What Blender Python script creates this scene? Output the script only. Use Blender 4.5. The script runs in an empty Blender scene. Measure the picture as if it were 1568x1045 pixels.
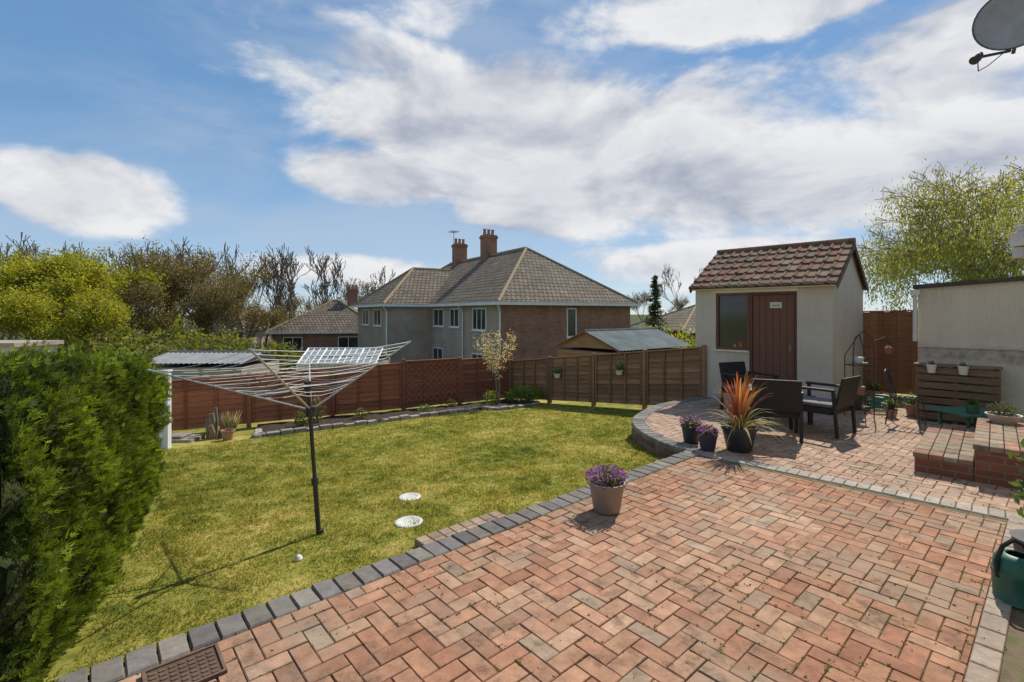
import bpy, math, random
import numpy as np
from mathutils import Vector, Matrix, noise as mnoise
random.seed(7); rng=np.random.default_rng(7)
scene=bpy.context.scene
COL=scene.collection
R=random.uniform

# ---------------------------------------------------------------- node helpers
class NB:
    def __init__(s,nt): s.nt=nt
    def n(s,t,**kw):
        nd=s.nt.nodes.new(t)
        for k,v in kw.items(): setattr(nd,k,v)
        return nd
    def put(s,sock,v):
        if isinstance(v,bpy.types.NodeSocket): s.nt.links.new(v,sock)
        elif v is not None:
            if isinstance(v,(tuple,list)) and len(v)==3 and sock.type=='RGBA': v=(*v,1)
            sock.default_value=v
    def m(s,op,a,b=None,c=None,clamp=False):
        nd=s.n('ShaderNodeMath',operation=op); nd.use_clamp=clamp
        s.put(nd.inputs[0],a)
        if b is not None: s.put(nd.inputs[1],b)
        if c is not None: s.put(nd.inputs[2],c)
        return nd.outputs[0]
    def vm(s,op,a,b=None):
        nd=s.n('ShaderNodeVectorMath',operation=op)
        s.put(nd.inputs[0],a)
        if b is not None: s.put(nd.inputs[1],b)
        return nd.outputs[0]
    def noise(s,vec,scale,detail=5,rough=.55,dist=0):
        nd=s.n('ShaderNodeTexNoise'); s.put(nd.inputs['Vector'],vec)
        nd.inputs['Scale'].default_value=scale; nd.inputs['Detail'].default_value=detail
        nd.inputs['Roughness'].default_value=rough; nd.inputs['Distortion'].default_value=dist
        return nd.outputs['Fac']
    def ramp(s,fac,stops):
        nd=s.n('ShaderNodeValToRGB'); s.put(nd.inputs[0],fac); e=nd.color_ramp.elements
        while len(e)<len(stops): e.new(.5)
        for i,(p,c) in enumerate(stops):
            e[i].position=p; e[i].color=(*c,1) if len(c)==3 else c
        return nd.outputs[0]
    def mix(s,fac,a,b,mode='MIX'):
        nd=s.n('ShaderNodeMix',data_type='RGBA',blend_type=mode)
        s.put(nd.inputs[0],fac); s.put(nd.inputs[6],a); s.put(nd.inputs[7],b)
        return nd.outputs[2]
    def comb(s,x,y,z):
        nd=s.n('ShaderNodeCombineXYZ')
        for i,v in enumerate((x,y,z)): s.put(nd.inputs[i],v)
        return nd.outputs[0]
    def sep(s,v):
        nd=s.n('ShaderNodeSeparateXYZ'); s.put(nd.inputs[0],v); return nd.outputs
    def maprange(s,v,a,b,c,d,smooth=False):
        nd=s.n('ShaderNodeMapRange'); nd.interpolation_type='SMOOTHSTEP' if smooth else 'LINEAR'
        for i,x in enumerate((v,a,b,c,d)): s.put(nd.inputs[i],x)
        return nd.outputs[0]
    def bump(s,h,strength,dist=.01):
        nd=s.n('ShaderNodeBump'); nd.inputs['Strength'].default_value=strength
        nd.inputs['Distance'].default_value=dist; s.put(nd.inputs['Height'],h); return nd.outputs[0]

def newmat(name):
    m=bpy.data.materials.new(name); m.use_nodes=True
    nb=NB(m.node_tree); bs=m.node_tree.nodes['Principled BSDF']
    return m,nb,bs
def obco(nb): return nb.n('ShaderNodeTexCoord').outputs['Object']
def pos(nb): return nb.n('ShaderNodeNewGeometry').outputs['Position']

def mat_noise(name,c1,c2,scale=4,rough=.85,bump=.4,bscale=60,metal=0,spec=.3,stretch=(1,1,1),bdist=.01,c3=None,speck=None):
    m,nb,bs=newmat(name)
    co=nb.vm('MULTIPLY',obco(nb),stretch)
    f=nb.noise(co,scale,6,.6)
    st=[(.3,c1),(.7,c2)]
    if c3: st=[(.28,c1),(.5,c2),(.72,c3)]
    c=nb.ramp(f,st)
    if speck:
        sp=nb.maprange(nb.noise(co,speck[0],2,.8),.40,.68,1+speck[1]*.5,1-speck[1])
        c=nb.mix(1,c,nb.comb(sp,sp,sp),'MULTIPLY')
        st_=nb.maprange(nb.noise(nb.vm('MULTIPLY',co,(1,1,.25)),2.2,5,.7),.5,.8,1,.82)
        c=nb.mix(1,c,nb.comb(st_,st_,st_),'MULTIPLY')
    nb.put(bs.inputs['Base Color'],c)
    bs.inputs['Roughness'].default_value=rough; bs.inputs['Metallic'].default_value=metal
    bs.inputs['Specular IOR Level'].default_value=spec
    if bump: nb.put(bs.inputs['Normal'],nb.bump(nb.noise(co,bscale,3,.6),bump,bdist))
    return m
def mat_vcol(name,rough=.85,nscale=8,namt=.35,bump=.3,bscale=80,spec=.3,stretch=(1,1,1),metal=0,bdist=.006,stain=None,grime=None):
    m,nb,bs=newmat(name)
    a=nb.n('ShaderNodeVertexColor',layer_name='Col').outputs[0]
    co=nb.vm('MULTIPLY',obco(nb),stretch)
    f=nb.maprange(nb.noise(co,nscale,6,.7),.25,.75,1-namt,1+namt)
    c=nb.mix(1,a,nb.comb(f,f,f),'MULTIPLY')
    if stain:
        g=nb.maprange(nb.noise(co,stain[1],5,.6),stain[2],stain[3],0,stain[4],True)
        c=nb.mix(g,c,stain[0])
    if grime:
        g=nb.maprange(nb.noise(nb.vm('ADD',co,(7,3,1)),grime[1],6,.75),grime[2],grime[3],0,grime[4],True)
        c=nb.mix(g,c,grime[0])
    nb.put(bs.inputs['Base Color'],c)
    bs.inputs['Roughness'].default_value=rough; bs.inputs['Specular IOR Level'].default_value=spec
    bs.inputs['Metallic'].default_value=metal
    if bump: nb.put(bs.inputs['Normal'],nb.bump(nb.noise(co,bscale,4,.6),bump,bdist))
    return m
def mat_leaf(name,trans=.35,nscale=3,namt=.3):
    m,nb,bs=newmat(name)
    a=nb.n('ShaderNodeVertexColor',layer_name='Col').outputs[0]
    f=nb.maprange(nb.noise(pos(nb),nscale,2,.6),.3,.7,1-namt,1+namt)
    c=nb.mix(1,a,nb.comb(f,f,f),'MULTIPLY')
    nb.put(bs.inputs['Base Color'],c); bs.inputs['Roughness'].default_value=.6
    bs.inputs['Specular IOR Level'].default_value=.25
    tr=nb.n('ShaderNodeBsdfTranslucent'); nb.put(tr.inputs[0],nb.mix(1,c,(1.5,1.35,.7),'MULTIPLY'))
    mx=nb.n('ShaderNodeMixShader'); mx.inputs[0].default_value=trans
    nb.nt.links.new(bs.outputs[0],mx.inputs[1]); nb.nt.links.new(tr.outputs[0],mx.inputs[2])
    out=nb.nt.nodes['Material Output']; nb.nt.links.new(mx.outputs[0],out.inputs[0])
    return m
def mat_brick(name,c1,c2,mortar,bw=.225,bh=.075,ms=.012,scale=1.,off=.5,bump=.5,mode='wall',rough=.9,zmul=1.):
    m,nb,bs=newmat(name)
    x,y,z=nb.sep(obco(nb))
    if mode=='wall': h=nb.m('ADD',x,y)
    elif mode=='x': h=x
    else: h=y
    v=nb.comb(h,nb.m('MULTIPLY',z,zmul),0)
    bt=nb.n('ShaderNodeTexBrick'); nb.put(bt.inputs['Vector'],v)
    bt.offset=off
    nb.put(bt.inputs['Color1'],c1); nb.put(bt.inputs['Color2'],c2); nb.put(bt.inputs['Mortar'],mortar)
    for k,val in (('Scale',scale),('Mortar Size',ms),('Mortar Smooth',.2),('Bias',0),('Brick Width',bw),('Row Height',bh)):
        bt.inputs[k].default_value=val
    f=nb.maprange(nb.noise(obco(nb),1.3,6,.65),.25,.75,.65,1.3)
    c=nb.mix(1,bt.outputs[0],nb.comb(f,f,f),'MULTIPLY')
    nb.put(bs.inputs['Base Color'],c); bs.inputs['Roughness'].default_value=rough
    bs.inputs['Specular IOR Level'].default_value=.2
    h=nb.m('SUBTRACT',nb.m('MULTIPLY',nb.noise(obco(nb),50,3,.6),.4),bt.outputs[1])
    nb.put(bs.inputs['Normal'],nb.bump(h,bump,.012))
    return m

# ---------------------------------------------------------------- mesh helpers
def link(o,parent=None):
    COL.objects.link(o)
    if parent is not None:
        o.parent=parent; 
    return o
def empty(name,loc=(0,0,0),rot=0):
    e=bpy.data.objects.new(name,None); e.location=loc; e.rotation_euler=(0,0,rot); e.empty_display_size=.2
    COL.objects.link(e); return e
class MB:
    def __init__(s): s.v=[];s.f=[];s.m=[];s.c=[]
    def add(s,vs,fs,col=(1,1,1),mat=0):
        b=len(s.v); s.v+= [tuple(p) for p in vs]; s.c+=[col]*len(vs)
        for f in fs: s.f.append([b+i for i in f]); s.m.append(mat)
    def hexa(s,p,col=(1,1,1),mat=0): # 8 pts bottom4 ccw then top4
        s.add(p,[(3,2,1,0),(4,5,6,7),(0,1,5,4),(1,2,6,5),(2,3,7,6),(3,0,4,7)],col,mat)
    def box(s,lo,hi,col=(1,1,1),mat=0):
        (a,b,c),(d,e,f)=lo,hi
        s.hexa([(a,b,c),(d,b,c),(d,e,c),(a,e,c),(a,b,f),(d,b,f),(d,e,f),(a,e,f)],col,mat)
    def tube(s,pts,r,seg=6,col=(1,1,1),mat=0,cap=True):
        pts=[Vector(p) for p in pts]; n=len(pts)
        rs=r if isinstance(r,(list,tuple)) else [r]*n
        vs=[]
        up=None
        for i,p in enumerate(pts):
            d=(pts[min(i+1,n-1)]-pts[max(i-1,0)]).normalized()
            if up is None: up=Vector((0,0,1)) if abs(d.z)<.9 else Vector((1,0,0))
            a=d.cross(up).normalized(); b=a.cross(d).normalized(); up=b
            for k in range(seg):
                t=2*math.pi*k/seg; vs.append(p+(a*math.cos(t)+b*math.sin(t))*rs[i])
        fs=[]
        for i in range(n-1):
            for k in range(seg):
                k2=(k+1)%seg
                fs.append((i*seg+k,i*seg+k2,(i+1)*seg+k2,(i+1)*seg+k))
        if cap: fs.append(tuple(range(seg-1,-1,-1))); fs.append(tuple((n-1)*seg+k for k in range(seg)))
        s.add(vs,fs,col,mat)
    def lathe(s,c,prof,seg=28,col=(1,1,1),mat=0):
        vs=[];fs=[]
        for r,z in prof:
            for k in range(seg):
                t=2*math.pi*k/seg; vs.append((c[0]+r*math.cos(t),c[1]+r*math.sin(t),c[2]+z))
        for i in range(len(prof)-1):
            for k in range(seg):
                k2=(k+1)%seg; fs.append((i*seg+k,i*seg+k2,(i+1)*seg+k2,(i+1)*seg+k))
        s.add(vs,fs,col,mat)
    def obj(s,name,mats,parent=None,smooth=False,bevel=0,loc=None,rot=0):
        me=bpy.data.meshes.new(name); me.from_pydata(s.v,[],s.f)
        me.polygons.foreach_set('material_index',s.m)
        ca=me.color_attributes.new('Col','FLOAT_COLOR','POINT')
        arr=np.ones((len(s.v),4),dtype=np.float32); arr[:,:3]=np.array(s.c,dtype=np.float32)[:,:3]
        ca.data.foreach_set('color',arr.ravel())
        for m in (mats if isinstance(mats,list) else [mats]): me.materials.append(m)
        if smooth:
            me.polygons.foreach_set('use_smooth',[True]*len(s.f))
        me.update()
        o=bpy.data.objects.new(name,me)
        if loc is not None: o.location=loc
        o.rotation_euler=(0,0,rot)
        link(o,parent)
        if bevel:
            b=o.modifiers.new('bevel','BEVEL'); b.width=bevel; b.segments=2; b.limit_method='ANGLE'
        if smooth and hasattr(me,'set_sharp_from_angle'): me.set_sharp_from_angle(angle=math.radians(40))
        return o
def polymesh(name,verts,nper,cols,mat,parent=None):
    N=len(verts)//nper
    me=bpy.data.meshes.new(name)
    me.vertices.add(N*nper); me.vertices.foreach_set('co',verts.astype(np.float32).ravel())
    me.loops.add(N*nper); me.loops.foreach_set('vertex_index',np.arange(N*nper,dtype=np.int32))
    me.polygons.add(N); me.polygons.foreach_set('loop_start',np.arange(0,N*nper,nper,dtype=np.int32))
    me.update(calc_edges=True)
    ca=me.color_attributes.new('Col','FLOAT_COLOR','POINT')
    arr=np.ones((N*nper,4),dtype=np.float32); arr[:,:3]=np.repeat(cols,nper,axis=0)
    ca.data.foreach_set('color',arr.ravel())
    me.materials.append(mat)
    o=bpy.data.objects.new(name,me); link(o,parent); return o
def unit(a): return a/np.maximum(np.linalg.norm(a,axis=1,keepdims=True),1e-9)
def rdir(n): return unit(rng.normal(size=(n,3)))
def cards(name,C,A,size,cols,mat,parent=None,aspect=.45):
    n=len(C); A=unit(A); B=unit(np.cross(A,rdir(n)))
    s=size.reshape(-1,1)
    v=np.stack([C-A*s,C+B*s*aspect-A*s*.1,C+A*s,C-B*s*aspect-A*s*.1],axis=1).reshape(-1,3)
    return polymesh(name,v,4,cols,mat,parent)
def colmix(n,c1,c2,j=.2,t=None):
    if t is None: t=rng.random(n)
    t=t.reshape(-1,1); c=np.array(c1)*(1-t)+np.array(c2)*t
    return np.clip(c*(1+rng.uniform(-j,j,(n,1))),0,1)

# ---------------------------------------------------------------- frames
AX,AY=-2.083,2.287
def UV(x,y): dx=x-AX; dy=y-AY; return dx*.753+dy*.658,-dx*.658+dy*.753
def XY(u,v): return AX+u*.753-v*.658, AY+u*.658+v*.753
def sstep(a,b,x):
    t=min(max((x-a)/(b-a),0),1); return t*t*(3-2*t)
def G(x,y):
    u,v=UV(x,y); u=min(max(u,-2),11); v=min(max(v,-1),9)
    return -.04-.02*u-.068*v
outer=[(2.2,5.92),(2.03,6.2),(1.91,6.55),(1.84,7.19),(1.98,7.9),(2.59,8.86),(3.2,9.4),(3.9,9.86)]
def crom(P,n=8):
    out=[]
    Q=[P[0]]+P+[P[-1]]
    for i in range(1,len(Q)-2):
        p0,p1,p2,p3=[np.array(q) for q in Q[i-1:i+3]]
        for k in range(n):
            t=k/n
            out.append(.5*((2*p1)+(-p0+p2)*t+(2*p0-5*p1+4*p2-p3)*t*t+(-p0+3*p1-3*p2+p3)*t**3))
    out.append(np.array(P[-1])); return out
curve=crom(outer,10)
def resample(P,step):
    d=[0]
    for a,b in zip(P[:-1],P[1:]): d.append(d[-1]+float(np.linalg.norm(b-a)))
    L=d[-1]; n=int(L/step); res=[]
    P=np.array(P); d=np.array(d)
    for i in range(n+1):
        s=L*i/n; res.append(np.array([np.interp(s,d,P[:,0]),np.interp(s,d,P[:,1])]))
    return res
def inpoly(x,y,poly):
    c=False; n=len(poly)
    for i in range(n):
        x1,y1=poly[i]; x2,y2=poly[(i+1)%n]
        if (y1>y)!=(y2>y) and x<(x2-x1)*(y-y1)/(y2-y1)+x1: c=not c
    return c
terrpoly=[tuple(p) for p in curve]+[(4.2,12),(12,11),(8.6,5.5),(4.1,3.9)]
def terrain(x,y):
    g=G(x,y); u,v=UV(x,y)
    dl=(x+6.55)*-.546+(y-9.1)*.838; dr=(x+.1)*.641+(y-13.3)*.767
    out=max(dl,dr)
    if v<-.1 or inpoly(x-.08,y-.05,terrpoly): return -.45
    t=sstep(.3,12,out)
    tgt=-2.7-2.0*sstep(28,50,y)*sstep(4,-14,x)
    tgt=tgt+(-1.2-tgt)*sstep(5,14,x)
    return g+(tgt-g)*t

# ================================================================= WORLD
SUN=Vector((.58,.81,0)).normalized()*math.cos(math.radians(47)); SUN.z=math.sin(math.radians(47))
w=bpy.data.worlds.new("World"); scene.world=w; w.use_nodes=True
try:
    w.cycles.sampling_method='MANUAL'; w.cycles.sample_map_resolution=512
except Exception as ex: print(ex)
nb=NB(w.node_tree); bg=w.node_tree.nodes['Background']
SKY=.13
bg.inputs[1].default_value=SKY
sky=nb.n('ShaderNodeTexSky',sky_type='NISHITA'); sky.sun_disc=False
sky.sun_elevation=math.radians(47); sky.sun_rotation=math.atan2(.58,.81)
sky.air_density=1.0; sky.dust_density=.1; sky.ozone_density=3.0; sky.altitude=50
d=nb.n('ShaderNodeTexCoord').outputs['Generated']
x,y,z=nb.sep(d)
az=nb.m('ARCTAN2',x,y); el=nb.m('ARCSINE',z)
cv=nb.vm('MULTIPLY',d,(1,1,2.1))
n1=nb.noise(cv,3.3,8,.57,.25)
n2=nb.noise(nb.vm('ADD',cv,(.03,.02,.085)),3.3,5,.57,.25)
k=1/SKY
blobs=[(-.05,.385,.36,.11,1.0),(.14,.33,.40,.12,1.05),(.30,.245,.44,.10,1),(-.28,.265,.17,.06,.95),(-.725,.19,.13,.06,.95),(.68,.215,.36,.095,.9),(.45,.10,.34,.05,.8),
 (-.27,.085,.24,.035,.75),(-.55,.51,.34,.05,.62),(-.14,.57,.16,.06,.72),(-.27,.475,.15,.045,.75),(-.43,.43,.14,.05,.72),(.44,.53,.40,.06,.75),(.80,.38,.22,.10,.7),(1.6,.4,.6,.2,.8),(-1.7,.4,.7,.2,.8),(3.0,.4,.5,.2,.8)]
tot=None
for a,e,ra,re,wt in blobs:
    da=nb.m('MULTIPLY',nb.m('SUBTRACT',az,a),1/ra); de=nb.m('MULTIPLY',nb.m('SUBTRACT',el,e),1/re)
    r2=nb.m('MULTIPLY_ADD',da,da,nb.m('MULTIPLY',de,de))
    b=nb.m('MULTIPLY_ADD',r2,-.5*wt,wt,clamp=True)
    tot=b if tot is None else nb.m('MAXIMUM',tot,b)
dens=nb.m('ADD',nb.m('MULTIPLY',nb.m('SUBTRACT',n1,.5),2.3),nb.m('MULTIPLY_ADD',tot,1.2,-.52))
mask=nb.maprange(dens,-.10,.30,0,.97,True)
lit=nb.m('ADD',nb.m('MULTIPLY',nb.m('SUBTRACT',n1,n2),3.4),.72,clamp=True)
lowd=nb.maprange(dens,.35,1.0,0,.34,True)
lit2=nb.m('SUBTRACT',lit,lowd,clamp=True)
cc=nb.mix(lit2,(.38*k,.42*k,.52*k),(.86*k,.86*k,.87*k))
grad=nb.ramp(nb.maprange(z,0,.75,0,1),[(0,(.47,.61,.76)),(.12,(.34,.52,.74)),(.4,(.16,.345,.61)),(1,(.10,.245,.50))])
gradk=nb.mix(1,grad,(k,k,k),'MULTIPLY')
skyc=nb.mix(.72,sky.outputs[0],gradk)
haze=nb.noise(nb.vm('MULTIPLY',cv,(1,1,1.6)),1.8,5,.6,.4)
skyc=nb.mix(nb.maprange(haze,.40,.70,0,.5,True),skyc,(.48*k,.56*k,.68*k))
nb.put(bg.inputs[0],nb.mix(mask,skyc,cc))

sun=bpy.data.lights.new('sun','SUN'); sun.energy=5.0; sun.angle=math.radians(.5); sun.color=(1,.94,.84)
so=bpy.data.objects.new('sun',sun); COL.objects.link(so)
so.rotation_euler=(-SUN).to_track_quat('-Z','Y').to_euler(); so.location=(10,14,20)

cam=bpy.data.cameras.new('camera'); co=bpy.data.objects.new('camera',cam); COL.objects.link(co)
cam.lens=16.99; cam.sensor_width=36; cam.shift_y=-.027; cam.clip_end=2000; cam.clip_start=.05
co.location=(0,0,1.7); co.rotation_euler=(math.radians(90),0,0)
scene.camera=co
scene.view_settings.view_transform='Standard'; scene.view_settings.look='None'; scene.view_settings.exposure=0

# ================================================================= MATERIALS
def grass_color(nb,p):
    big=nb.noise(p,.8,4,.65,.3); fine=nb.noise(p,7,3,.75)
    f=nb.m('ADD',nb.m('MULTIPLY',big,.5),nb.m('MULTIPLY',fine,.5))
    c=nb.ramp(f,[(.37,(.11,.145,.02)),(.47,(.27,.27,.045)),(.56,(.42,.36,.09)),(.66,(.60,.48,.19))])
    yy=nb.sep(p)[1]
    return nb.mix(nb.maprange(yy,14.5,20,0,1),c,(.05,.075,.02))
m_ground,nb,bs=newmat('lawn_ground')
p=pos(nb); c=grass_color(nb,p)
nb.put(bs.inputs['Base Color'],nb.mix(nb.maprange(nb.noise(p,60,3,.7),.35,.7,0,.55),c,(.12,.11,.03)))
bs.inputs['Roughness'].default_value=.95; bs.inputs['Specular IOR Level'].default_value=.1
nb.put(bs.inputs['Normal'],nb.bump(nb.noise(p,120,3,.7),.5,.02))
m_grass,nb,bs=newmat('grass_blades')
p=pos(nb); c=grass_color(nb,p); a=nb.n('ShaderNodeVertexColor',layer_name='Col').outputs[0]
c=nb.mix(1,c,a,'MULTIPLY'); nb.put(bs.inputs['Base Color'],c); bs.inputs['Roughness'].default_value=.6
bs.inputs['Specular IOR Level'].default_value=.2
tr=nb.n('ShaderNodeBsdfTranslucent'); nb.put(tr.inputs[0],nb.mix(1,c,(1.25,1.2,.9),'MULTIPLY'))
mx=nb.n('ShaderNodeMixShader'); mx.inputs[0].default_value=.5
nb.nt.links.new(bs.outputs[0],mx.inputs[1]); nb.nt.links.new(tr.outputs[0],mx.inputs[2]); nb.nt.links.new(mx.outputs[0],nb.nt.nodes['Material Output'].inputs[0])

m_paver=mat_vcol('clay_paver',.92,9,.40,.6,90,.2,bdist=.004,stain=((.31,.25,.18),1.4,.46,.70,.65),grime=((.085,.062,.045),5.5,.50,.72,.75))
m_kerb=mat_vcol('kerb_block',.9,14,.3,.5,90,.2,bdist=.005,stain=((.24,.23,.17),3,.5,.75,.5))
m_joint=mat_noise('joint_sand',(.07,.06,.03),(.17,.13,.08),6,.95,.5,90,c3=(.08,.11,.025))
m_render=mat_noise('pebble_render',(.77,.69,.55),(.87,.79,.65),1.4,.95,1.0,120,bdist=.03,speck=(55,.22))
m_renderhouse=mat_noise('pebbledash',(.34,.275,.215),(.47,.39,.31),.9,.95,.8,40,bdist=.03,speck=(14,.15))
m_white=mat_noise('white_paint',(.66,.66,.64),(.78,.78,.76),3,.5,.05,40)
m_cream=mat_noise('cream_paint',(.66,.58,.43),(.76,.68,.53),3,.7,.1,40)
m_glass=mat_noise('window_glass',(.015,.02,.025),(.05,.06,.065),1.2,.08,0,40,spec=.6)
m_fence=mat_vcol('fence_wood',.85,3,.4,.5,9,.2,stretch=(1,1,14),bdist=.004,grime=((.09,.06,.04),1.3,.52,.75,.5))
m_vwood=mat_vcol('painted_wood',.7,4,.2,.4,9,.25,stretch=(12,12,1),bdist=.004)
m_wallbrick=mat_brick('red_brick',(.25,.10,.06),(.36,.15,.09),(.30,.24,.19))
m_roofx=mat_brick('roof_tile_a',(.17,.135,.095),(.25,.20,.145),(.035,.03,.025),.3,.3,.03,bump=1,mode='x',zmul=1.45)
m_roofy=mat_brick('roof_tile_b',(.17,.135,.095),(.25,.20,.145),(.035,.03,.025),.3,.3,.03,bump=1,mode='y',zmul=1.45)
m_ridge=mat_noise('ridge_tile',(.28,.21,.12),(.40,.31,.19),5,.9,.2,30)
m_pot=mat_noise('chimney_pot',(.34,.16,.09),(.42,.22,.13),5,.9,.2,30)
m_dark=mat_noise('dark_metal',(.02,.02,.02),(.05,.05,.05),8,.4,.1,60,spec=.5)
m_steel=mat_noise('grey_steel',(.45,.45,.45),(.6,.6,.6),8,.35,.05,60,metal=.5)
m_wire=mat_noise('white_line',(.55,.55,.53),(.7,.7,.68),8,.5,0,60)
m_soil=mat_noise('soil',(.035,.022,.014),(.085,.06,.04),9,.95,1,40,bdist=.04)
m_leaf=mat_leaf('leaf'); m_hedge=mat_leaf('hedge_leaf',.35,1.8,.45)
m_bark=mat_noise('bark',(.11,.085,.06),(.24,.20,.155),6,.95,.5,30,stretch=(3,3,.6))
m_plastic=mat_vcol('glazed_pot',.45,6,.12,.1,60,.5)
m_generic=mat_vcol('matte_part',.7,6,.2,.2,60,.3)

# ================================================================= GROUND
xs=np.concatenate([[-900,-500,-300,-180,-120,-80,-60,-45,-35,-28,-22,-17,-13,-10.5,-8.5],np.arange(-7.5,9.01,.11),[10,12,15,19,25,33,45,60,90,140,220,400,900]])
ys=np.concatenate([[-300,-80,-30,-12,-5,-2],np.arange(0,14.6,.11),[15.5,17,19,22,26,31,37,45,55,70,100,150,250,450,1200]])
vs=[];
for yy in ys:
    for xx in xs: vs.append((xx,yy,terrain(xx,yy)))
nx=len(xs); fs=[(j*nx+i,j*nx+i+1,(j+1)*nx+i+1,(j+1)*nx+i) for j in range(len(ys)-1) for i in range(nx-1)]
g=MB(); g.add(vs,fs); g.obj('ground',m_ground,smooth=True)

# grass blades
N=620000
X=rng.uniform(-6.2,3.4,N); Y=rng.uniform(2.2,13,N)
keep=rng.random(N)<np.clip(26/(Y**2),.10,1)*1.0
X=X[keep];Y=Y[keep]
U=(X-AX)*.753+(Y-AY)*.658; V=-(X-AX)*.658+(Y-AY)*.753
ok=(V>.02)&(((X+4.6)*-.588+(Y-8.56)*.809)<-.05)&(((X+.1)*.641+(Y-13.3)*.767)<-.25)&(X>-6.0)
ok&=~(((X+1.9)*.87+(Y-2.1)*.49<-.1)&(Y<5.3))
X=X[ok];Y=Y[ok]
ins=np.array([inpoly(a,b,terrpoly) for a,b in zip(X,Y)]) if len(X) else []
X=X[~ins];Y=Y[~ins]; n=len(X)
Z=np.array([G(a,b) for a,b in zip(X,Y)])
U=(X-AX)*.753+(Y-AY)*.658; V=-(X-AX)*.658+(Y-AY)*.753
edge=np.clip(1-(V-.02)/.10,0,1)
tuft=np.array([mnoise.noise(Vector((a*3.1,b*3.1,5))) for a,b in zip(X,Y)])
h=rng.uniform(.008,.024,n)*(1+.04*Y)*(1+1.1*edge)*(1+np.clip(tuft,-.4,1)*.9); wd=(.0018+.0009*Y)
ang=rng.uniform(0,2*math.pi,n); la=rng.uniform(0,2*math.pi,n); ln=rng.uniform(.1,1.4,n)*h
P=np.stack([X,Y,Z-.003],1)
B=np.stack([np.cos(ang)*wd,np.sin(ang)*wd,np.zeros(n)],1)
T=P+np.stack([np.cos(la)*ln,np.sin(la)*ln,h],1)
polymesh('lawn_grass',np.stack([P-B,P+B,T],1).reshape(-1,3),3,colmix(n,(.65,.8,.7),(1.35,1.2,1.15),.2),m_grass)
print('blades',n)

# ================================================================= PATIO
def clip(poly,cl):
    out=poly
    for i in range(len(cl)):
        a=cl[i];b=cl[(i+1)%len(cl)]; inp=out; out=[]
        if not inp: return []
        def sd(p): return (b[0]-a[0])*(p[1]-a[1])-(b[1]-a[1])*(p[0]-a[0])
        for j in range(len(inp)):
            p=inp[j];q=inp[(j+1)%len(inp)]; sp=sd(p);sq=sd(q)
            if sp>=0: out.append(p)
            if (sp>=0)!=(sq>=0):
                t=sp/(sp-sq); out.append((p[0]+(q[0]-p[0])*t,p[1]+(q[1]-p[1])*t))
    return out
def area(p): return .5*sum(p[i][0]*p[(i+1)%len(p)][1]-p[(i+1)%len(p)][0]*p[i][1] for i in range(len(p)))
def tile(mb,poly,z,col,bev=.005,depth=.05,th=.006,tilt=.0015):
    n=len(poly); cx=sum(p[0] for p in poly)/n; cy=sum(p[1] for p in poly)/n
    tx,ty=R(-tilt,tilt)*10,R(-tilt,tilt)*10
    bot=[(p[0],p[1],z-depth) for p in poly]; mid=[(p[0],p[1],z-th+tx*(p[0]-cx)+ty*(p[1]-cy)) for p in poly]; top=[]
    for p in poly:
        dx,dy=cx-p[0],cy-p[1]; L=math.hypot(dx,dy)+1e-6; k=min(bev*1.4/L,.4)
        top.append((p[0]+dx*k,p[1]+dy*k,z+tx*(p[0]-cx)+ty*(p[1]-cy)))
    vs=bot+mid+top; fs=[tuple(range(2*n,3*n))]
    for i in range(n):
        j=(i+1)%n; fs.append((i,j,n+j,n+i)); fs.append((n+i,n+j,2*n+j,2*n+i))
    mb.add(vs,fs,col)
def pavcol(x,y,terr=False):
    t=random.random(); nn=mnoise.noise(Vector((x*.7,y*.7,3)))
    if t<.50: c=(.385,.205,.125)
    elif t<.76: c=(.34,.165,.10)
    elif t<.95: c=(.41,.25,.16)
    else: c=(.31,.22,.155)
    if terr: c=tuple(a*.5+b*.5 for a,b in zip(c,(.50,.38,.29)))
    k=1+R(-.12,.12)+nn*.2
    g=max(0,nn*.35); 
    return tuple((a*(1-g)+b*g)*k for a,b in zip(c,(.38,.31,.23)))
def herring(mb,cl_uv,umin,umax,vmin,vmax,terr=False):
    w=.102; gap=.0028
    for c in range(int(umin/w)-3,int(umax/w)+3):
        for r in range(int(vmin/w)-3,int(vmax/w)+3):
            t=(c-r)%4
            if t==0: rc=(c*w,r*w,(c+2)*w,(r+1)*w)
            elif t==3: rc=(c*w,r*w,(c+1)*w,(r+2)*w)
            else: continue
            j=[R(-.0015,.0015) for _ in range(4)]
            a,b,e,f=rc[0]+gap+j[0],rc[1]+gap+j[1],rc[2]-gap+j[2],rc[3]-gap+j[3]
            p=clip([(a,b),(e,b),(e,f),(a,f)],cl_uv)
            if len(p)<3 or area(p)<.0012: continue
            q=[XY(*pp) for pp in p]
            z=R(-.0018,.0018)+.005*mnoise.noise(Vector((q[0][0]*1.2,q[0][1]*1.2,0)))
            tile(mb,q,z,pavcol(q[0][0],q[0][1],terr),bev=.004,th=.004)
patio=empty('brick_patio')
mb=MB()
main=[(-1.5,-2.78),(5.66,-2.78),(5.50,-.205),(-1.5,-.205)]
herring(mb,main,-1.5,5.8,-2.8,-.2)
inner=[]
cv2=resample(curve,.13)
for i,pn in enumerate(cv2):
    t=cv2[min(i+1,len(cv2)-1)]-cv2[max(i-1,0)]; t=t/np.linalg.norm(t); nrm=np.array([t[1],-t[0]])
    inner.append(pn+nrm*.205)
ti=[UV(*p) for p in inner[2:]]
terr=[(5.72,-.2),(5.99,-3.3)]+[(12.5,-3.3),(12.5,.6)]+[p for p in reversed(ti)]
herring(mb,terr,5.4,12.5,-3.3,3.6,True)
mb.obj('pavers',m_paver,patio)
mb=MB()
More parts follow.
